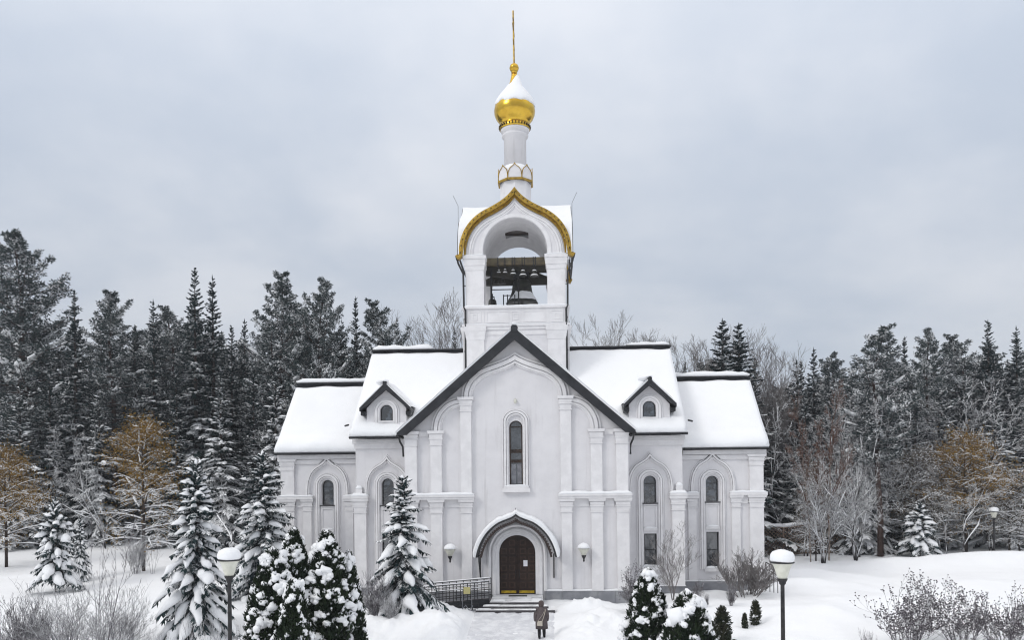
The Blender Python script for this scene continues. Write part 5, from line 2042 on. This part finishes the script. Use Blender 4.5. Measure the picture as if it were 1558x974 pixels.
plant('garden3', 1399, 21, 766, .95, .2, 'small plump snow-covered spruce at the far side of the right lawn', 'tree')

# ---- garden
GS = 'garden spruces before the church'
plant('garden0', 298, -8, 704, .85, .3, 'tall snow-heaped garden spruce just left of the left street lamp', 'tree', GS)
plant('garden1', 399, 0, 690, .95, 1.2, 'frosty blue-green spruce in front of the left wing of the church', 'tree', GS)
plant('garden2', 612, -5.2, 727, .98, 2.2, 'snow-heaped spruce in front of the facade, left of the entrance', 'tree', GS)
plant('garden3', 83, 3, 764, .66, 4.1, 'small snow-covered spruce with a clear trunk on the left slope', 'tree', GS)
plant('garden0', 122, 6, 788, .62, 5.1, 'thin small spruce behind the clear-trunked one on the left slope', 'tree', GS)
GT = 'snow-dotted thujas in the garden'
for row in (
    ('thuja0', 414, -13.5, 838, 1.0, 'wide dark thuja dotted with snow, nearest the left street lamp'),
    ('thuja1', 447, -12.6, 808, .85, 'pointed thuja behind the wide one by the left street lamp'),
    ('thuja1', 497, -12.5, 812, 1.0, 'dark thuja with a big snow cap, in the middle of the left clump'),
    ('thuja0', 530, -12.0, 842, .62, 'thin thuja at the right end of the left clump'),
    ('thuja2', 446, -14.8, 884, .75, 'lowest thuja with the largest snow lumps at the front of the left clump'),
    ('thuja2', 985, -12, 868, .95, 'snow-dotted conical thuja left in the pair right of the path'),
    ('thuja_low', 1046, -13, 904, .95, 'low round snow-dotted thuja right in the pair right of the path'),
):
    plant(row[0], row[1], row[2], row[3], row[4], None, row[5], 'tree', GT)
for px, Y, top, w_, lab in ((1099, -9, 925, 1.3, 'narrow juniper right beside the low round thuja'), (1149, -6, 915, 1.2, 'narrow juniper left of the right street lamp'), (1133, -6.5, 934, 1.1, 'stunted juniper between two narrow ones'), (364 + 720, -10.5, 948, 1., 'tiny juniper tip touching the low round thuja')):
    plant('juniper', px, Y, top, w_, None, lab, 'shrub', 'junipers on the right snow')
for key, px, Y, top, w_, lab in (
    ('sapling', 148, -10.5, 782, .9, 'thin upright bare sapling rising out of the frosted bushes at left'),
    ('bush_frost', 95, -10.5, 872, 1.3, 'frosted bush left of the upright sapling'),
    ('bush_frost', 172, -10, 880, 1.25, 'frosted bush right of the upright sapling'),
    ('bush_brown', 30, -11, 900, 1.0, 'brown bush in the lower left corner'),
    ('bush_frost', 235, -12.5, 950, .8, 'low frosted bush at the foot of the tall garden spruce'),
    ('bush_frost', 322, -16.5, 925, .7, 'frosted bush at the foot of the left street lamp'),
    ('bush_brown', 569, -7, 866, .95, 'dense brown bush left of the facade spruce'),
    ('bush_frost', 592, -7.4, 893, .8, 'frosted bush at the foot of the facade spruce'),
    ('bush_berry', 966, -5.5, 850, .75, 'berry bush rising behind the conical thuja right of the path'),
    ('bush_young', 1024, -1.5, 790, 1.35, 'young bare tree in front of the right tier windows'),
    ('bush_grey', 1137, .4, 828, 1.5, 'wide fan-shaped grey bush in front of the right wing'),
    ('bush_berry', 1062, -2.2, 880, .8, 'low berry bush between the young bare tree and the wing'),
    ('bush_brown', 1112, -3, 884, .6, 'low brown bush in front of the fan-shaped grey bush'),
    ('bush_brown', 1075, -4, 902, .5, 'small brown bush behind the low round thuja'),
    ('bush_berry', 1376, -8.6, 866, 1.35, 'bare dark-twigged bush left in the pair at lower right'),
    ('bush_berry', 1462, -9, 876, 1.4, 'bare dark-twigged bush in the middle of the lower right'),
    ('bush_berry', 1528, -9.4, 884, 1.3, 'bare dark-twigged bush at the lower right edge'),
    ('bush_brown', 1318, -12, 955, .5, 'low twig tuft at the bottom edge left of the dark-twigged bushes'),
    ('bush_frost', 205, 7, 800, .7, 'thin frosted bush beside the ochre larch on the left slope'),
    ('sapling', 232, 7, 790, .7, 'thin leaning sapling right of the ochre larch'),
):
    plant(key, px, Y, top, w_, None, lab, 'shrub')

# ---- the packed forest behind
def sky_left(px):
    a = [(-80, 400), (20, 430), (90, 500), (180, 490), (250, 500), (300, 460), (360, 520), (430, 470), (500, 480), (560, 510), (620, 540), (700, 560)]
    b = [(880, 570), (960, 560), (1040, 545), (1100, 530), (1170, 555), (1230, 560), (1300, 560), (1340, 535), (1400, 535), (1450, 535), (1510, 520), (1570, 520), (1660, 520)]
    t = a if px < 800 else b
    for (x0, y0), (x1, y1) in zip(t, t[1:]):
        if x0 <= px <= x1: return y0 + (y1 - y0) * (px - x0) / (x1 - x0)
    return 540


rn = random.Random(77)
for Y, st, add in ((36, 27, 22), (43, 27, 8), (52, 30, 4)):
    for a, b in ((-70, 570), (1010, 1640)):
        px = a + rn.uniform(0, st)
        while px < b:
            key = rn.choice(('spruce0', 'spruce1', 'spruce2', 'spruce3', 'pine0', 'pine1'))
            if px > 900: key = rn.choice(('spruce0', 'spruce2', 'frost0', 'frost1', 'pine1', 'pine2', 'spruce3'))
            top = sky_left(px) + add + rn.uniform(-14, 45)
            kind = PROTO[key][0]
            plant(key, px, Y + rn.uniform(-3, 3), top, rn.uniform(.95, 1.3), None,
                  ('dark snow-dusted spruce' if kind == 'spruce_tree' else 'dark snow-dusted pine') + ' in the packed forest ' + ('left' if px < 800 else 'right') + ' of the church, behind the edge trees', 'tree', 'trees packed behind the forest edge')
            px += st * rn.uniform(.7, 1.3)

# ================================================================== FENCES, LAMPS, PERSON
lf = tag(empty('lattice_fence', (15, 28, 0)), 'brown lattice fence with a snow-capped rail right of the church', 'fence')
lf.location = (0, 0, 0)
fz = lambda x: gz(x, 24.5) - .05
x = 13.0
while x < 24:
    x1 = x + 2.4
    z0 = fz(x + 1.2)
    m = MB()
    for i in range(-8, 9):
        for q in (-1, 1):
            # slanted laths clipped to the panel
            c = x + 1.2 + i * .30
            pts = []
            zz0, zz1 = z0 + .15, z0 + 2.25
            xa, xb = c - q * 1.05, c + q * 1.05
            ta, tb = 0., 1.
            lo_, hi_ = x + .06, x1 - .06
            for _ in range(1):
                def xx(t): return xa + (xb - xa) * t
                t0 = 0.
                t1 = 1.
                if xb != xa:
                    u0, u1 = sorted(((lo_ - xa) / (xb - xa), (hi_ - xa) / (xb - xa)))
                    t0, t1 = max(0, u0), min(1, u1)
            if t1 - t0 < .05: continue
            yq = 24.5 + q * .016
            m.tube([(xx(t0), yq, zz0 + (zz1 - zz0) * t0), (xx(t1), yq, zz0 + (zz1 - zz0) * t1)], .030, 4)
    m.build('lattice_panel', M['fence_wood'], lf, fix=False)
    x = x1
    if x > 24: break
x = 13.0
while x < 25.2:
    m = MB()
    m.box(x - .06, x + .06, 24.44, 24.56, fz(x) - .2, fz(x) + 2.4)
    m.build('post', M['fence_wood'], lf)
    x += 2.4
m = MB()
for i in range(5):
    xa = 13 + i * 2.4
    for zq in (.12, 2.28):
        m.hexa([(xa, 24.45, fz(xa) + zq), (xa + 2.4, 24.45, fz(xa + 2.4) + zq), (xa + 2.4, 24.55, fz(xa + 2.4) + zq), (xa, 24.55, fz(xa) + zq),
                (xa, 24.45, fz(xa) + zq + .1), (xa + 2.4, 24.45, fz(xa + 2.4) + zq + .1), (xa + 2.4, 24.55, fz(xa + 2.4) + zq + .1), (xa, 24.55, fz(xa) + zq + .1)])
m.build('rail', M['fence_wood'], lf)
sn = MB()
sn.smooth = True
sn.tube([(13 + i * .3, 24.5 + .02 * math.sin(i), fz(13 + i * .3) + 2.50 + .03 * noise.noise(Vector((i, 0, 0)))) for i in range(41)], [.15 + .03 * noise.noise(Vector((i * .7, 2, 0))) for i in range(41)], 8)
sn.build('snow', M['snow'], lf)


def rail_fence(x0, x1, Y, hs, label, step=3.2):
    f = tag(empty('rail_fence', (0, 0, 0)), label, 'fence')
    n = int((x1 - x0) / step)
    for i in range(n + 1):
        x = x0 + (x1 - x0) * i / n
        m = MB()
        m.tube([(x, Y, gz(x, Y) - .3), (x, Y, gz(x, Y) + max(hs) + .1)], .05, 6)
        m.build('post', M['fence_wood'], f)
    for h in hs:
        m = MB()
        pts = [(x0 + (x1 - x0) * i / (n * 2), Y - .03, gz(x0 + (x1 - x0) * i / (n * 2), Y) * .0 + (gz(x0 + (x1 - x0) * i / (n * 2), Y) + h)) for i in range(n * 2 + 1)]
        m.tube(pts, .035, 5)
        r = m.build('rail', M['fence_wood'], f)
        sn = MB()
        sn.smooth = True
        sn.tube([(p[0], p[1], p[2] + .06) for p in pts], [.07 + .03 * noise.noise(Vector((i * 1.3, h, 0))) for i in range(len(pts))], 6)
        sn.build('snow', M['snow'], r)


rail_fence(-40, -15, 27.5, (1.95, 1.45), 'snow-lined two-rail fence along the foot of the left forest')
rail_fence(25.2, 48, 28, (2.35, 1.2), 'snow-lined two-rail fence along the foot of the right forest')


def street_lamp(px, Y, top, label):
    p = at(px, top, Y)
    z0 = gz(p.x, Y) - .1
    h = p.z - z0
    o = tag(empty('street_lamp', (p.x, Y, z0)), label, 'street lamp', 'globe street lamps')
    m = MB()
    m.smooth = True
    m.lathe([(.085, 0), (.085, .5), (.062, .56), (.055, h - .98), (.09, h - .94), (.095, h - .90), (.13, h - .84), (.14, h - .80), (.10, h - .78)], (0, 0, 0), 14)
    m.build('pole', M['iron'], o)
    m = MB()
    m.smooth = True
    m.lathe([(.12, h - .80), (.15, h - .72), (.19, h - .58), (.235, h - .45), (.29, h - .37), (.31, h - .355)], (0, 0, 0), 24)
    m.build('lamp_globe', M['lamp_glass'], o)
    m = MB()
    m.smooth = True
    m.lathe([(.30, h - .372), (.325, h - .36), (.325, h - .34), (.30, h - .33)], (0, 0, 0), 24)
    m.build('rim', M['iron'], o)
    m = MB()
    m.smooth = True
    m.lathe([(.29, h - .335), (.322, h - .30), (.33, h - .23), (.315, h - .14), (.27, h - .06), (.15, h - .01), (.001, h)], (0, 0, 0), 24, jit=lambda i, t: .015 * math.sin(t * 2 + i))
    m.build('snow', M['snow'], o)


street_lamp(348.5, -18.5, 834, 'black street lamp with a snow-capped globe beside the left garden spruce')
street_lamp(1190, -18.5, 837, 'black street lamp with a snow-capped globe on the open snow right of the church')
street_lamp(1512, 20.5, 772, 'small distant street lamp with a snow cap at the far right of the lawn')

# handrail at the side door of the right wing
hr = tag(empty('stair_handrail', (0, 0, 0)), 'small black handrail sloping down beside the right wing corner', 'handrail')
m = MB()
a_, b_ = at(1165, 856, 2.6), at(1183, 866, 2.2)
g0 = .15
m.tube([a_, b_], .03, 6)
m.tube([a_ - UP * .35, b_ - UP * .35], .022, 6)
for i in range(4):
    q = a_.lerp(b_, i / 3)
    m.tube([q, (q.x, q.y, gz(q.x, q.y) - .1)], .022, 5)
m.build('rail', M['iron'], hr)

# person walking to the door, seen from behind
pp = at(824, 972, -7.9)
pz = .2 - .095 * (7.9 - 3.7)
per = tag(empty('person', (pp.x, -7.9, pz), R(4)), 'person in a long grey-brown coat and knitted hat walking up to the church steps', 'person')


def skin_mesh(name, joints, edges, mat, parent, sub=2):
    me = bpy.data.meshes.new(name)
    me.from_pydata([j[0] for j in joints], edges, [])
    o = bpy.data.objects.new(name, me)
    COL.objects.link(o)
    md = o.modifiers.new('skin', 'SKIN')
    sv = me.skin_vertices[0].data
    for i, j in enumerate(joints):
        sv[i].radius = (j[1], j[2] if len(j) > 2 else j[1])
    sv[0].use_root = True
    s2 = o.modifiers.new('sub', 'SUBSURF')
    s2.levels = s2.render_levels = sub
    dg = bpy.context.evaluated_depsgraph_get()
    me2 = bpy.data.meshes.new_from_object(o.evaluated_get(dg))
    bpy.data.objects.remove(o)
    me2.name = name
    me2.materials.clear()
    for q in (mat if isinstance(mat, (list, tuple)) else [mat]): me2.materials.append(q)
    for p in me2.polygons: p.use_smooth = True
    o = bpy.data.objects.new(name, me2)
    COL.objects.link(o)
    o.parent = parent
    return o


# one continuous body: pelvis, spine, head, arms with hands, legs mid-stride
J = [((0, 0, .80), .13, .10), ((0, .02, .98), .115, .09), ((0, .03, 1.14), .11, .08), ((0, .04, 1.24), .06, .06), ((0, .05, 1.31), .05, .05), ((0, .065, 1.38), .085, .095), ((0, .07, 1.46), .07, .08),
     ((-.13, .03, 1.17), .042), ((-.20, .005, .96), .036), ((-.205, .05, .78), .030), ((-.18, .09, .68), .03),
     ((.13, .03, 1.17), .042), ((.20, .005, .96), .036), ((.205, .05, .78), .030), ((.18, .09, .68), .03),
     ((-.09, .0, .74), .085), ((-.09, .05, .42), .06), ((-.09, -.02, .08), .042), ((-.09, .09, .035), .035),
     ((.09, .0, .74), .085), ((.10, .03, .42), .06), ((.12, .12, .10), .042), ((.12, .22, .04), .035),
     ((0, .155, 1.375), .018)]
Ed = [(0, 1), (1, 2), (2, 3), (3, 4), (4, 5), (5, 6), (2, 7), (7, 8), (8, 9), (9, 10), (2, 11), (11, 12), (12, 13), (13, 14), (0, 15), (15, 16), (16, 17), (17, 18), (0, 19), (19, 20), (20, 21), (21, 22), (5, 23)]
for hx, s in ((10, -1), (14, 1)):
    for k in range(4):
        b0 = len(J)
        x = J[hx][0][0] + s * (.018 - k * .012)
        ln = (.055, .065, .062, .05)[k]
        J += [((x, J[hx][0][1] + .012 - k * .004, .645), .008), ((x - s * .004, J[hx][0][1] + .02, .645 - ln * .6), .0075), ((x - s * .012, J[hx][0][1] + .012, .645 - ln), .006)]
        Ed += [(hx, b0), (b0, b0 + 1), (b0 + 1, b0 + 2)]
    b0 = len(J)
    J += [((J[hx][0][0] - s * .02, J[hx][0][1] + .035, .665), .009), ((J[hx][0][0] - s * .028, J[hx][0][1] + .05, .635), .008)]
    Ed += [(hx, b0), (b0, b0 + 1)]
body = skin_mesh('body', J, Ed, M['skin'], per)
# trousers and boots follow the legs
for s, leg in ((-1, (15, 16, 17)), (1, (19, 20, 21))):
    m = MB()
    m.smooth = True
    m.tube([J[leg[0]][0], J[leg[1]][0], (Vector(J[leg[2]][0]) + UP * .05)], [.105, .075, .062], 12)
    m.build('trouser_leg', M['trousers'], per)
    m = MB()
    m.smooth = True
    a = Vector(J[leg[2]][0])
    t_ = Vector(J[leg[2] + 1][0])
    m.tube([a + UP * .16, a + UP * .02, a - UP * .045], [.062, .058, .05], 12)
    m.tube([a + Vector((0, -.03, -.04)), a.lerp(t_, .5) + Vector((0, 0, -.02)), t_ + Vector((0, .02, 0))], [.05, .05, .035], 10)
    m.build('boot', M['trousers'], per)
ct = MB()
ct.smooth = True
nsd = 28


def ring(z, rx, ry, cx=0, cy=0, f=0):
    return [(cx + rx * math.cos(2 * PI * k / nsd) * (1 + f * math.sin(5 * 2 * PI * k / nsd + z * 3)), cy + ry * math.sin(2 * PI * k / nsd) * (1 + f * math.sin(5 * 2 * PI * k / nsd + z * 3)), z) for k in range(nsd)]


rows = [ring(.44, .235, .19, .01, .02, .03), ring(.40, .255, .21, .01, .02, .035), ring(.60, .25, .205, .0, .015, .02), ring(.80, .235, .19, 0, .01, .012), ring(.98, .205, .165, 0, .015, .008), ring(1.12, .19, .145, 0, .025), ring(1.20, .165, .125, 0, .035), ring(1.26, .105, .10, 0, .045), ring(1.31, .085, .085, 0, .05), ring(1.33, .075, .075, 0, .05)]
vs = [v for r_ in rows for v in r_]
fs = [(i * nsd + k, i * nsd + (k + 1) % nsd, (i + 1) * nsd + (k + 1) % nsd, (i + 1) * nsd + k) for i in range(len(rows) - 1) for k in range(nsd)]
ct.add(vs, fs)
for s in (-1, 1):
    ct.tube([(s * .10, .03, 1.21), (s * .165, .03, 1.185), (s * .215, .01, 1.05), (s * .245, .0, .93), (s * .245, .03, .82), (s * .225, .065, .72)], [.085, .098, .090, .080, .074, .070], 14)
ct.build('coat', M['coat'], per)
ht = MB()
ht.smooth = True
ht.lathe([(.085, 1.29), (.105, 1.33), (.115, 1.40), (.112, 1.46), (.09, 1.515), (.05, 1.545), (.001, 1.555)], (0, .055, 0), 18, (1, 1.05))
ht.build('hood', M['hood'], per)
for s in (-1, 1):
    e_ = MB()
    e_.smooth = True
    e_.blob((s * .03, .155, 1.41), (.011, .007, .008), s, 0, 8, 5)
    e_.build('eye', M['trousers'], per)
bg = tag(empty('shoulder_bag', (pp.x, -7.9, pz), R(4)), 'beige cross-body bag with a thin strap hanging at the back of the person', 'bag')
m = MB()
m.hexa([(-.20, -.275, .565), (.03, -.275, .545), (.03, -.205, .545), (-.20, -.205, .565), (-.17, -.265, .74), (.03, -.265, .76), (.03, -.20, .76), (-.17, -.20, .74)])
m.smooth = True
bb = m.build('pouch', M['bag'], bg)
md = bb.modifiers.new('bevel', 'BEVEL')
md.width = .025
md.segments = 3
m = MB()
m.tube([(.02, -.23, .75), (.07, -.205, .88), (.12, -.165, 1.02), (.155, -.115, 1.14), (.15, -.02, 1.235), (.12, .06, 1.245)], .013, 6)
m.tube([(-.16, -.225, .74), (-.06, -.22, .88), (.04, -.19, 1.0), (.12, -.12, 1.15)], .006, 5)
m.build('strap', M['bag'], bg)

# the cold air between the camera and the forest
hm = bpy.data.materials.new('haze_air')
hm.use_nodes = True
hn = hm.node_tree
hn.nodes.remove(hn.nodes['Principled BSDF'])
pv_ = hn.nodes.new('ShaderNodeVolumePrincipled')
pv_.inputs['Color'].default_value = (.88, .92, .98, 1)
pv_.inputs['Density'].default_value = HAZE
pv_.inputs['Anisotropy'].default_value = .2
hn.links.new(pv_.outputs[0], hn.nodes['Material Output'].inputs['Volume'])
m = MB()
m.box(-2600, 2600, -600, 4200, -3.2, 37)
tag(m.build('haze', hm), kind='stuff')

# ================================================================== LIGHT
w = bpy.data.worlds.new('World')
scene.world = w
w.use_nodes = True
nt = w.node_tree
bgn = nt.nodes['Background']
SUN_EL, SUN_AZ = R(36), R(-132)          # azimuth measured from +Y towards +X: behind the camera, to its left
sky = nt.nodes.new('ShaderNodeTexSky')
sky.sky_type = 'NISHITA'
sky.sun_disc = False
sky.sun_elevation = SUN_EL
sky.sun_rotation = SUN_AZ
tc = nt.nodes.new('ShaderNodeTexCoord')
sp = nt.nodes.new('ShaderNodeSeparateXYZ')
nt.links.new(tc.outputs['Generated'], sp.inputs[0])


def math_(op, a, b=None):
    n = node(nt, 'ShaderNodeMath', operation=op)
    for i, v in enumerate((a, b)):
        if v is None: continue
        if hasattr(v, 'links'): nt.links.new(v, n.inputs[i])
        else: n.inputs[i].default_value = v
    return n.outputs[0]


# cloud deck: the view direction meets a layer overhead
den = math_('ADD', math_('MAXIMUM', sp.outputs['Z'], 0.), .30)
cx_ = math_('DIVIDE', sp.outputs['X'], den)
cy_ = math_('DIVIDE', sp.outputs['Y'], den)
cmb = nt.nodes.new('ShaderNodeCombineXYZ')
nt.links.new(cx_, cmb.inputs[0])
nt.links.new(cy_, cmb.inputs[1])
n1 = node(nt, 'ShaderNodeTexNoise', Scale=1.35, Detail=5, Roughness=.5, Distortion=.3)
nt.links.new(cmb.outputs[0], n1.inputs['Vector'])
n2 = node(nt, 'ShaderNodeTexNoise', Scale=3.6, Detail=4, Roughness=.55)
nt.links.new(cmb.outputs[0], n2.inputs['Vector'])
cl = math_('ADD', math_('MULTIPLY', n1.outputs['Fac'], .75), math_('MULTIPLY', n2.outputs['Fac'], .25))
cl = ramp(nt, cl, .34, .68)
ccol = mix_rgb(nt, cl, (4.85, 5.4, 6.28), (6.75, 7.0, 7.5))
zen = ramp(nt, sp.outputs['Z'], .45, .95)
ccol = mix_rgb(nt, zen, ccol, (6.9, 6.75, 6.7))
# an overcast sky is brighter overhead than near the horizon
grad = math_('ADD', math_('MULTIPLY', math_('POWER', math_('MAXIMUM', sp.outputs['Z'], 0.), 1.6), 1.15), .95)
vm = nt.nodes.new('ShaderNodeVectorMath')
vm.operation = 'SCALE'
nt.links.new(ccol, vm.inputs[0])
nt.links.new(grad, vm.inputs['Scale'])
mx = mix_rgb(nt, .92, sky.outputs[0], vm.outputs[0])
nt.links.new(mx, bgn.inputs['Color'])
bgn.inputs['Strength'].default_value = .1

sl = bpy.data.lights.new('sun', 'SUN')
sl.energy = .95
sl.angle = R(16)
sl.color = (1, .97, .92)
so = bpy.data.objects.new('sun', sl)
COL.objects.link(so)
sd = Vector((math.sin(SUN_AZ) * math.cos(SUN_EL), math.cos(SUN_AZ) * math.cos(SUN_EL), math.sin(SUN_EL)))
so.rotation_euler = sd.to_track_quat('Z', 'Y').to_euler()

scene.view_settings.view_transform = 'Standard'
scene.view_settings.look = 'None'
scene.view_settings.exposure = .06
scene.view_settings.gamma = 1.
scene.view_settings.use_curve_mapping = False
scene.render.engine = 'CYCLES'
scene.cycles.max_bounces = 6
scene.cycles.diffuse_bounces = 3
scene.cycles.glossy_bounces = 3
scene.cycles.caustics_reflective = False
scene.cycles.caustics_refractive = False
scene.cycles.use_denoising = True
scene.cycles.filter_width = 1.15
